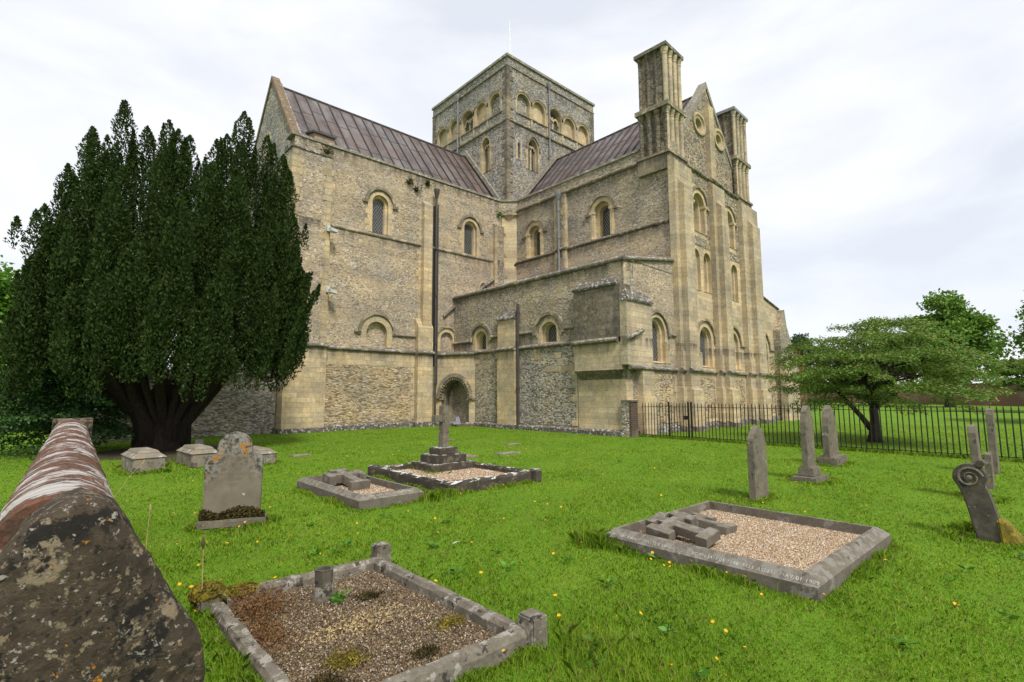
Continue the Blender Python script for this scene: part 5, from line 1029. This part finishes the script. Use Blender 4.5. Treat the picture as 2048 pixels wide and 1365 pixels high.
# ------------------------------------------------------------------ trees
def at(xr, dep, z): p = CAM+RIGHT*xr+FLAT*dep; return np.array([p.x, p.y, z])
def rel(c, xr, dz, z): p = Vector((c[0], c[1], 0))+RIGHT*xr+FLAT*dz; return np.array([p.x, p.y, z])
def yew():
    c = (2.72, 19.2); t = thing('yew_tree', 'big dark green yew with upright fluted plumes beside the church', 'tree', (*c, 0)); c0_ = np.array([c[0], c[1], 0]); V = []
    Rn, Fn = np.array(RIGHT), np.array(FLAT)
    def spire(x, y, bot, tp, p2, fan=.05, dens=1050, lx_=0, ly_=0):
        L2 = max(tp-bot, .5); n = int(dens*1.35*L2*p2); h = rng.uniform(0, 1, n)**.7; th = rng.uniform(0, 2*np.pi, n); ph = rng.uniform(0, 6.28)
        # knobbly spindle: whorls of tufts up the stem
        prof = np.minimum(1, (1-h)*L2*1.15)**.7*np.minimum(1, .55+h*2.0)*(1+.26*np.sin(h*L2*8+ph+2*np.sin(th+ph))*np.cos(th*2+ph))
        rad = p2*prof*(1-.6*rng.uniform(0, 1, n)**2.2)
        lx = x+(x/4*fan+lx_)*L2*h+rad*np.cos(th); ly = y+(y/4*fan+ly_)*L2*h+rad*np.sin(th); lz = bot+h*L2
        cen = c0_+np.outer(lx, Rn)+np.outer(ly, Fn)+np.outer(lz, [0, 0, 1]); od = np.outer(np.cos(th), Rn)+np.outer(np.sin(th), Fn)
        d = unit(od*.65+np.array([0, 0, .95])+rng.normal(size=(n, 3))*.38); nrm = unit(od+np.array([0, 0, .55])+rng.normal(size=(n, 3))*.45); sd = unit(np.cross(d, nrm)); sz = rng.uniform(.05, .125, n)[:, None]
        V.append(np.stack([cen-d*sz*.5, cen+sd*sz*.22, cen+d*sz*.5, cen-sd*sz*.22], 1))
    sky_ = [(-1.95, .3, 10.9), (-1.45, .6, 10.2), (-.72, .5, 10.35), (-.25, .8, 10.0), (.55, .9, 9.9), (1.15, .4, 9.8), (1.75, .2, 10.45), (2.35, .5, 9.8), (2.85, .6, 9.2), (3.25, .2, 8.5), (3.6, 0, 7.0), (-2.4, .6, 9.6), (-2.8, .2, 9.75), (-3.0, .5, 7.9), (-3.2, .1, 6.7), (-3.4, .3, 5.2), (3.85, .3, 5.4)]
    mid_ = [(-2.35, -1.1, 8.1), (-1.55, -1.3, 9.1), (-.75, -1.2, 8.0), (.05, -1.0, 8.3), (.95, -1.5, 8.9), (1.75, -1.2, 8.1), (2.5, -1.0, 7.8), (3.05, -.6, 6.4), (-2.75, -.8, 6.5)]
    front_ = [(-2.5, -1.9, 5.2), (-1.75, -2.4, 6.4), (-.85, -2.7, 5.6), (.15, -2.6, 6.9), (1.0, -2.8, 5.5), (1.75, -2.4, 6.6), (2.6, -1.8, 5.2), (-2.8, -1.2, 4.6), (3.4, -.9, 4.4), (-.3, -3.1, 4.2), (-1.5, -3.0, 4.1), (.6, -3.1, 4.4), (1.6, -2.9, 4.2), (-2.3, -2.4, 3.8), (2.4, -2.4, 3.9)]
    back_ = [(-2, 2.1, 8.0), (-.7, 2.6, 8.2), (.7, 2.5, 8.0), (2, 2.1, 7.8), (2.9, 1.7, 6.5), (-2.9, 1.7, 6.4), (0, 1.8, 8.0), (-3.3, 1.2, 4.5), (3.4, 1.2, 4.6)]
    for grp, zb, ns, pm in ((sky_, 2.3, 5, .40), (mid_, 2.3, 6, .42), (front_, 1.95, 6, .40), (back_, 2.1, 5, .45)):
        for (x, y, top) in grp:
            top = top+.35+.05*(top-4); spire(x, y, zb+rng.uniform(0, .5), top, pm*.8)
            for q_ in range(ns):
                an = rng.uniform(0, 6.28); rr = rng.uniform(.16, .36); bo = zb+rng.uniform(0, 1.2)+(rng.uniform(.5, 3) if q_ > 2 else 0); tp = min(top-.15, bo+(top-zb)*rng.uniform(.3, .8)); spire(x+rr*math.cos(an), y+rr*math.sin(an), bo, max(tp, bo+.9), rng.uniform(.18, .28))
            for q_ in range(4):   # narrow leaders that give each column its jagged top
                an = rng.uniform(0, 6.28); rr = rng.uniform(.10, .34); tp = top-rng.uniform(.1, 1.3)*(1 if top > 6 else .6); spire(x+rr*math.cos(an), y+rr*math.sin(an), tp-rng.uniform(1.6, 2.6), tp, rng.uniform(.12, .19), dens=1300)
    # skirt of drooping low sprays and the branch reaching out towards the church
    for k in range(46):
        an = 2*math.pi*k/46+rng.uniform(-.05, .05); rr = rng.uniform(.75, 1.0); spire((3.75 if math.cos(an) > 0 else 3.1)*rr*math.cos(an), 3.0*rr*math.sin(an), rng.uniform(1.75, 2.5), rng.uniform(2.9, 4.0), rng.uniform(.24, .36))
    for x, y, bo, tp in ((4.0, -.4, 3.0, 3.9), (4.15, -.2, 3.6, 4.5), (4.3, -.3, 4.0, 4.7), (4.5, -.25, 4.25, 4.9), (4.62, -.3, 4.45, 5.1), (4.2, 0, 2.9, 3.6), (3.95, -.6, 2.2, 3.3), (4.05, .1, 4.6, 5.6), (3.9, -.2, 5.2, 6.0)):
        for _ in range(2): spire(x+rng.normal(0, .05), y+rng.normal(0, .1), bo, tp, .15, dens=1500, lx_=.25)
    npmesh('crown', np.concatenate(V), 4, 'yew', t)
    mb = MB()
    for k in range(22):
        a = 2*math.pi*k/22+random.uniform(-.15, .15); r0 = random.uniform(.25, .62); r1 = random.uniform(1.2, 3.0); z1 = random.uniform(3.2, 4.2)
        p0 = rel(c, r0*math.cos(a), r0*.8*math.sin(a), -.1); p1 = rel(c, (r0*.95+.1)*math.cos(a), (r0*.9)*math.sin(a), .8); p2 = rel(c, (r0+(r1-r0)*.45)*math.cos(a), (r0+(r1-r0)*.45)*math.sin(a), 1.9); p3 = rel(c, r1*math.cos(a), r1*math.sin(a), z1); p4 = rel(c, r1*1.02*math.cos(a), r1*1.02*math.sin(a), z1+.9)
        r_ = random.uniform(.11, .21); mb.tube([p0, p1, p2, p3, p4], [r_*1.5, r_*1.05, r_*.8, r_*.5, r_*.2], 9)
    c0 = rel(c, 0, 0, 0); mb.lathe(c0, [(.85, -.05), (.62, .2), (.5, .7), (.45, 1.3), (.35, 1.8), (.1, 2.2)], 18)
    obj('trunk', mb, 'bark', t, smooth=True)
yew()
def spreading(name, label, c, rx, z0, z1, npad, mat, lsz, lpp, trunk=True, seed=0, droop=.5):
    t = thing(name, label, 'tree', (c[0], c[1], 0)); C_, D_, S_ = [], [], []; tips = []
    for k in range(npad):
        r = math.sqrt(rng.uniform(0, 1)); a = rng.uniform(0, 2*math.pi); zt = z1-(z1-z0-.55)*(r**2.2)*.70; lay = rng.random()
        z = zt-(zt-z0)*(lay**1.6)*.92; z = .35*z+.65*(round((z+.25*r)/.52)*.52-.25*r)+rng.normal(0, .04); rr = r*rx*(1.0-.10*lay*0); x, y = rr*math.cos(a), rr*math.sin(a)
        pr = rng.uniform(.4, .85); n = int(lpp*pr)
        u = np.sqrt(rng.uniform(0, 1, n))*pr; b = rng.uniform(0, 6.283, n)
        ox, oy = math.cos(a), math.sin(a); px = u*np.cos(b)*1.25; py = u*np.sin(b)*.8
        lx = x+px*ox-py*oy; ly = y+px*oy+py*ox
        lz = z+rng.normal(0, .055, n)+.10*np.sin(px*4+k)-droop*.28*(px/pr)*pr*min(1, r+.3)-.16*(u/pr)**2
        C_.append(np.array([c[0], c[1], 0])+np.outer(lx, np.array(RIGHT))+np.outer(ly, np.array(FLAT))+np.outer(lz, [0, 0, 1]))
        d = np.outer(np.cos(b)+ox*.8, np.array(RIGHT))+np.outer(np.sin(b)+oy*.8, np.array(FLAT))+rng.normal(size=(n, 3))*.45; d[:, 2] -= .25
        D_.append(d); S_.append(rng.uniform(.7, 1.3, n)*lsz); tips.append((x, y, z))
    npmesh('crown', leaves(np.concatenate(C_), np.concatenate(D_), np.concatenate(S_), .55), 4, mat, t)
    if trunk:
        mb = MB(); P_ = lambda x, y, z: rel(c, x, y, z)
        mb.tube([P_(0, 0, -.1), P_(.02, 0, .3), P_(.05, 0, .75), P_(.04, 0, 1.15)], [.27, .17, .135, .13], 12)
        forks = [[(-.1, 0, .45), (-.35, .05, .85), (-.75, .1, 1.35), (-1.3, 0, 1.9), (-2.0, .1, 2.3)], [(.04, 0, 1.1), (-.05, 0, 1.5), (-.25, 0, 2.0), (-.4, .2, 2.7), (-.3, .3, 3.4)], [(.05, 0, 1.1), (.35, .05, 1.35), (.75, .1, 1.5), (1.0, .1, 1.75), (1.6, 0, 2.2), (2.4, .1, 2.4)], [(.1, 0, 1.2), (.2, -.1, 1.6), (.55, -.1, 1.65), (.75, 0, 2.0), (.9, .1, 2.7)], [(0, 0, 1.3), (.1, .3, 1.9), (.3, .9, 2.4), (.4, 1.6, 2.8)], [(0, 0, 1.3), (-.1, -.4, 1.9), (-.4, -1.0, 2.4), (-.6, -1.7, 2.6)]]
        for f in forks: mb.tube([P_(*q) for q in f], [.105-.075*i/(len(f)-1) for i in range(len(f))], 8)
        for k in range(0, len(tips), 3):
            x, y, z = tips[k]; b = random.choice(forks)[-2]; mb.tube([P_(*b), P_((b[0]+x)/2, (b[1]+y)/2, max((b[2]+z)/2, b[2]-.1)), P_(x, y, z)], [.045, .03, .012], 5)
        obj('trunk', mb, 'bark_grey', t, smooth=True)
    return t
spreading('spreading_tree', 'low flat-topped spreading tree with layered leaves behind the railings', (20.9, 4.83), 2.65, 1.35, 4.3, 150, 'cherry', .072, 800, True)
spreading('spreading_tree', 'second low spreading tree at the right edge before the brick wall', (41.5, -1.2), 4.6, 1.9, 4.2, 150, 'cherry', .16, 330, True)
def broadleaf(name, label, c, rx, zlo, zhi, nclump, mat, lsz, lpc, trunk_r=.3, ry=None, group=None, shape=1.0):
    t = thing(name, label, 'tree', (c[0], c[1], 0), group); C_, D_ = [], []; zc = (zlo+zhi)/2; rz = (zhi-zlo)/2; cl = []
    while len(cl) < nclump:
        v = rng.uniform(-1, 1, 3); q = np.linalg.norm(v)
        if q > 1 or q < .35: continue
        cl.append(v)
    for v in cl:
        tp = 1-.35*max(0, v[2])*shape
        x, y, z = v[0]*rx*.85*tp, v[1]*(ry or rx)*.85*tp, zc+v[2]*rz*.88; pr = rx*rng.uniform(.17, .34); n = int(lpc*rng.uniform(.6, 1.3))
        u = unit(rng.normal(size=(n, 3))); rad = pr*rng.uniform(.45, 1.05, n)[:, None]*np.array([1, 1, .75])*(1+.2*np.sin(u[:, :1]*5+x*3))
        C_.append(np.array([c[0], c[1], 0])+x*np.array(RIGHT)+y*np.array(FLAT)+np.array([0, 0, z])+u*rad); D_.append(u*np.array([.8, .8, .4])+rng.normal(size=(n, 3))*.6)
    C_ = np.concatenate(C_); npmesh('crown', leaves(C_, np.concatenate(D_), rng.uniform(.6, 1.3, len(C_))*lsz, .7), 4, mat, t)
    mb = MB(); mb.tube([(c[0], c[1], -.2), (c[0], c[1], zlo), (c[0], c[1], zc+rz*.4)], [trunk_r*1.3, trunk_r, trunk_r*.3], 8)
    for v in cl[::4]:
        e_ = np.array([c[0], c[1], 0])+v[0]*rx*.7*np.array(RIGHT)+v[1]*rx*.7*np.array(FLAT)+np.array([0, 0, zc+v[2]*rz*.8]); mb.tube([(c[0], c[1], zlo+(zc-zlo)*.4), tuple((e_+np.array([c[0], c[1], zlo]))/2), tuple(e_)], [trunk_r*.4, trunk_r*.25, trunk_r*.08], 5)
    obj('trunk', mb, 'bark_grey', t); return t
BG = 'trees beyond the churchyard'
broadleaf('sycamore_tree', 'bright green domed broadleaf tree rising behind the spreading tree', (77, 10.3), 5.6, 1.5, 13.6, 70, 'sycamore', .42, 330, .4, group=BG)
broadleaf('broadleaf_tree', 'tall pale green tree cut by the right edge of the view', (62, -.9), 5.6, 1.5, 12.0, 80, 'sycamore', .3, 420, .4, group=BG)
broadleaf('dark_tree', 'small dark tree between the church buttress and the spreading tree', (76, 25.2), 3.9, 1, 11.0, 40, 'darktree', .36, 260, .3, group=BG)
broadleaf('low_tree', 'low green tree behind the brick wall, left of the domed tree', (86, 20), 5, 1, 8.0, 40, 'darktree', .4, 240, .3, group=BG)
broadleaf('bright_tree', 'bright yellow-green tree at the left edge behind the yew', (-2.6, 40), 5.5, .4, 8.6, 80, 'bright', .30, 420, .3, group=BG)
broadleaf('bright_tree', 'lower bright green tree filling the gap left of the churchyard wall', (.2, 36), 4.2, .3, 4.9, 60, 'bright', .26, 380, .3, group=BG)
broadleaf('dark_tree', 'far dark treetop above the bright trees at the left edge', (-9.5, 84), 6, 4, 16.2, 60, 'darktree', .5, 260, .4, group=BG)
broadleaf('dark_tree', 'far dark tree standing behind the yew, largely hidden', (4, 72), 7, 1, 11, 60, 'darktree', .5, 260, .4, group=BG)
def darkbush():
    t = spreading('dark_bush', 'dark low conifer with drooping sprays beside the wall end', (.35, 20.4), 1.5, .35, 3.4, 110, 'bush', .10, 420, False, 3, 1.2); t['category'] = 'shrub'
    mb = MB(); mb.tube([(.35, 20.4, 0), (.35, 20.4, 2.9)], [.16, .04], 8); obj('trunk', mb, 'bark', t)
darkbush()

# ------------------------------------------------------------------ soil under the yew, grass, weeds, flowers
mb = MB(); n = 40; ring = []
for k in range(n):
    a = 2*math.pi*k/n; r = 2.0+.5*math.sin(3*a)+.3*math.sin(7*a+1); ring.append((2.6+r*math.cos(a)*1.0, 18.2+r*math.sin(a)*1.1, .004))
mb.add(ring, [tuple(range(n))]); o = obj('bare_earth', mb, 'soil'); o['kind'] = 'structure'
EXC = [(4.65, 6.97, 1.53, 3.67), (3.42, 4.5, 7.05, 9.5), (5.0, 7.0, 7.1, 9.75), (1.02, 2.46, 2.52, 4.62), (-.17, .39, 1.6, 8.8), (16.88, 40, 12.1, 40), (6.9, 21, 23.2, 40), (.7, 8, 23.85, 25), (1.35, 2.15, 13.5, 15.1), (2.55, 3.35, 13.7, 15.2), (3.6, 4.3, 13.2, 14.6)]+[(x-w/2, x+w/2, y-l/2, y+l/2) for x, y, w, l, _ in SLABS]
def keep(p):
    m = np.ones(len(p), bool)
    for x0, x1, y0, y1 in EXC: m &= ~((p[:, 0] > x0) & (p[:, 0] < x1) & (p[:, 1] > y0) & (p[:, 1] < y1))
    m &= ~((((p[:, 0]-2.6)/2.0)**2+((p[:, 1]-18.4)/2.2)**2) < rng.uniform(.7, 1.1, len(p)))
    # the corner doorway
    m &= ~((p[:, 0]+p[:, 1] > 38.4) & (p[:, 0] > 14) & (p[:, 1] > 20))
    return m
def vnoise(p, s, seed):
    from mathutils import noise as mn
    # cheap smooth noise from summed sines
    r = np.random.default_rng(seed); o = np.zeros(len(p))
    for k in range(7):
        w = r.normal(size=2)*s*(1+k*.35); o += np.sin(p[:, 0]*w[0]+p[:, 1]*w[1]+r.uniform(0, 6.28))/(1+k*.25)
    return o/3.5
def blades(p, hgt, wid, lean):
    n = len(p); a = rng.uniform(0, 2*np.pi, n); sd = np.stack([np.cos(a), np.sin(a), 0*a], 1); b = rng.uniform(0, 2*np.pi, n); ln = np.stack([np.cos(b), np.sin(b), 0*b], 1)*(lean*rng.uniform(.2, 1, n)*hgt)[:, None]
    base = np.stack([p[:, 0], p[:, 1], np.full(n, -.004)], 1); up = np.array([0, 0, 1])
    m = base+ln*.35+up*(hgt*.6)[:, None]; tp = base+ln+up*(hgt*(1-.25*lean))[:, None]; w = (sd*wid[:, None])*.5
    return np.stack([base-w, base+w, m+w*.8, tp, m-w*.8], 1)
def scatter(n, rmin, rmax, half=62):
    r = np.exp(rng.uniform(np.log(rmin), np.log(rmax), n)); a = rng.uniform(-R(half), R(half), n)
    f = np.array(FLAT)[:2]; g = np.array(RIGHT)[:2]; return (r*np.cos(a))[:, None]*f+(r*np.sin(a))[:, None]*g, r
p, r = scatter(640000, 1.25, 34); m = keep(p); p, r = p[m], r[m]
cl = vnoise(p, 2.2, 1); cl2 = vnoise(p, 7, 2)
h = np.clip((.029+.013*cl+.013*cl2)*rng.uniform(.6, 1.5, len(p)), .015, .10)*np.clip(1.08-.008*r, .7, 1.1)
GV = [blades(p, h, np.clip(.0015*r, .0028, .05)*rng.uniform(.6, 1.2, len(p)), np.full(len(p), .95))]
# long tufts around kerbs, wall foot and stones
def edge_tufts(x0, x1, y0, y1, n, hh, sp=.06):
    k = rng.integers(0, 4, n); t_ = rng.uniform(0, 1, n); off = np.abs(rng.normal(0, sp, n))
    x = np.where(k == 0, x0-off, np.where(k == 1, x1+off, x0+(x1-x0)*t_)); y = np.where(k == 2, y0-off, np.where(k == 3, y1+off, y0+(y1-y0)*t_)); q = np.stack([x, y], 1); q = q[keep(q)]
    rr = np.hypot(q[:, 0], q[:, 1]); cc = np.clip(.6+.7*vnoise(q, 4, 5), .15, 1.4)
    GV.append(blades(q, hh*cc*rng.uniform(.5, 1.2, len(q)), np.clip(.0014*rr, .004, .03), np.full(len(q), .9)))
for b_, n_, hh in ((EXC[0], 7000, .11), (EXC[1], 4000, .12), (EXC[2], 5000, .12), (EXC[3], 9000, .13), (EXC[4], 9000, .16), ((1.5, 2.3, 7.2, 7.65), 2500, .10), ((8.1, 8.7, 3.45, 3.6), 1500, .12), ((7.75, 8.25, .6, 1.1), 1800, .13), ((10.5, 11.4, 3.3, 3.9), 1500, .09), ((13.3, 14.1, 3.8, 4.3), 1200, .1), ((10.7, 11.3, 1.0, 1.4), 1500, .1), (EXC[8], 1500, .13), (EXC[9], 1500, .13), (EXC[10], 1200, .12)): edge_tufts(*b_, n_, hh)
for cx_, cy_, n_, hh, sp in ((4.6, 3.75, 1500, .22, .08), (4.62, 7.0, 700, .18, .06), (5.0, 7.15, 600, .18, .07), (.62, 7.4, 900, .3, .12), (.5, 6.2, 900, .26, .1), (2.7, 2.2, 1500, .13, .2), (6.0, 9.65, 600, .25, .12), (5.8, 8.8, 250, .22, .1)):
    q = np.stack([rng.normal(cx_, sp, n_), rng.normal(cy_, sp*1.3, n_)], 1); rr = np.hypot(q[:, 0], q[:, 1]); GV.append(blades(q, hh*rng.uniform(.3, 1.1, n_), np.clip(.0012*rr, .004, .03), np.full(n_, .8)))
# strip of rough grass along the railings and church foot
q = np.stack([rng.normal(17.3, .05, 9000), rng.uniform(-1.5, 12, 9000)], 1); GV.append(blades(q, rng.uniform(.05, .14, 9000), np.full(9000, .018), np.full(9000, .8)))
o = npmesh('grass', np.concatenate(GV), 5, 'grass'); o['kind'] = 'stuff'
# plantain / weed rosettes
WV = []
p, r = scatter(260, 1.6, 13); m = keep(p); p = p[m]; cl = vnoise(p, 1.6, 9); p = p[cl > .1]
for x, y in p:
    n = rng.integers(7, 15); a = rng.uniform(0, 6.28, n); L = rng.uniform(.04, .10, n); cen = np.stack([x+np.cos(a)*L*.5, y+np.sin(a)*L*.5, .035+rng.uniform(0, .03, n)], 1); d = np.stack([np.cos(a), np.sin(a), rng.uniform(.1, .7, n)], 1); WV.append(leaves(cen, d, L, .38))
o = npmesh('lawn_weeds', np.concatenate(WV), 4, 'weed'); o['kind'] = 'stuff'
p, r = scatter(900, 1.8, 16); m = keep(p); p = p[m]; cl = vnoise(p, 1.1, 12); p = p[cl > .15]; n = len(p)
h = rng.uniform(.09, .2, n); ln = rng.normal(0, .03, (n, 2)); w = np.clip(.0011*np.hypot(p[:, 0], p[:, 1]), .002, .012); b0 = np.stack([p[:, 0], p[:, 1], 0*h], 1); tp = b0+np.stack([ln[:, 0], ln[:, 1], h], 1); sd = np.stack([w*.5*RIGHT.x, w*.5*RIGHT.y, 0*w], 1)
o = npmesh('plantain_stalks', np.stack([b0-sd*.6, b0+sd*.6, tp+sd*.6, tp-sd*.6], 1), 4, 'grass'); o['kind'] = 'stuff'
hd = leaves(tp, np.stack([ln[:, 0], ln[:, 1], h], 1), .028+.002*np.hypot(p[:, 0], p[:, 1]), .36); o = npmesh('plantain_heads', np.concatenate([hd, leaves(tp, np.stack([ln[:, 0], ln[:, 1], h], 1), .03, .4)]), 4, 'seedhead'); o['kind'] = 'stuff'
# yellow flowers
fm = MB()
for k in range(14):
    a = 2*math.pi*k/14; fm.add([(.006*math.cos(a-.3), .006*math.sin(a-.3), 0), (.019*math.cos(a-.14), .019*math.sin(a-.14), .006), (.021*math.cos(a+.1), .021*math.sin(a+.1), .005), (.006*math.cos(a+.3), .006*math.sin(a+.3), 0)], [(0, 1, 2, 3)])
fm.lathe((0, 0, 0), [(.009, -.004), (.009, .003), (.004, .005)], 8);
f0_ = obj('hawkbit_flower', fm, 'petal'); tag(f0_, 'small yellow hawkbit flower standing in the mown grass', 'flower', 'yellow flowers in the lawn')
spots = []
for cx_, cy_, n_, s in ((1.1, 6.0, 26, .8), (1.6, 8.6, 16, .9), (3.0, 5.6, 16, .8), (4.45, 2.75, 14, .35), (5.6, 4.6, 12, 1.2), (3.2, 3.2, 14, .6), (4.6, 1.1, 9, .7), (2.9, 1.6, 10, .6), (6.0, 6.7, 12, .9), (7.5, 5.2, 14, 1.5), (8.7, 2.2, 12, 1.2), (4.5, 11.0, 16, 1.5), (9.0, 8.5, 18, 2.0), (7.5, 12.5, 16, 2.0), (11.5, 8.0, 16, 2.2), (11, 3, 12, 1.6), (2.4, 5.4, 10, .5), (1.1, 4.95, 6, .25)):
    for _ in range(n_): spots.append((rng.normal(cx_, s), rng.normal(cy_, s)))
sp_arr = np.array(spots); sp_arr = sp_arr[keep(sp_arr)]
sp_arr = sp_arr[(sp_arr@np.array([FLAT.x, FLAT.y])) > 1.5]
for k, (x, y) in enumerate(sp_arr):
    o = f0_ if k == 0 else f0_.copy()
    if k: COL.objects.link(o)
    s = random.uniform(.5, .85)*(1+.006*math.hypot(x, y)); o.location = (x, y, random.uniform(.055, .12)); o.rotation_euler = (random.uniform(-.6, .6), random.uniform(-.6, .6), random.uniform(0, 6)); o.scale = (s, s, s if s < 1.2 else 1.2)
# tall dry stems by the wall
for k, (x, y, h, lx, ly, lb) in enumerate(((.55, 7.9, .75, .42, .0, 'long arching dry grass stem beside the wall coping'), (.72, 5.5, .62, .02, .02, 'short upright grass stem with pale seed head by the wall'), (.98, 4.6, .5, -.01, .01, 'reddish dock stem standing in the grass near the capstone'))):
    mb = MB(); mb.tube([(x, y, 0), (x+lx*.25, y+ly*.25, h*.5), (x+lx*.6, y+ly*.6, h*.85), (x+lx, y+ly, h*1.15)], [.004, .0035, .003, .002], 5)
    t = tag(obj('grass_stem', mb, 'straw', loc=(x, y, 0)), lb, 'plant', 'tall stems by the wall')
    m2 = MB(); q = (x+lx, y+ly, h*1.15); m2.tube([(q[0]-lx*.1, q[1]-ly*.1, q[2]-.1), (q[0]-lx*.05, q[1], q[2]-.05), q], [.003, .009 if k < 2 else .014, .003], 6); sh = obj('seed_head', m2, 'straw' if k < 2 else 'seedhead', t)
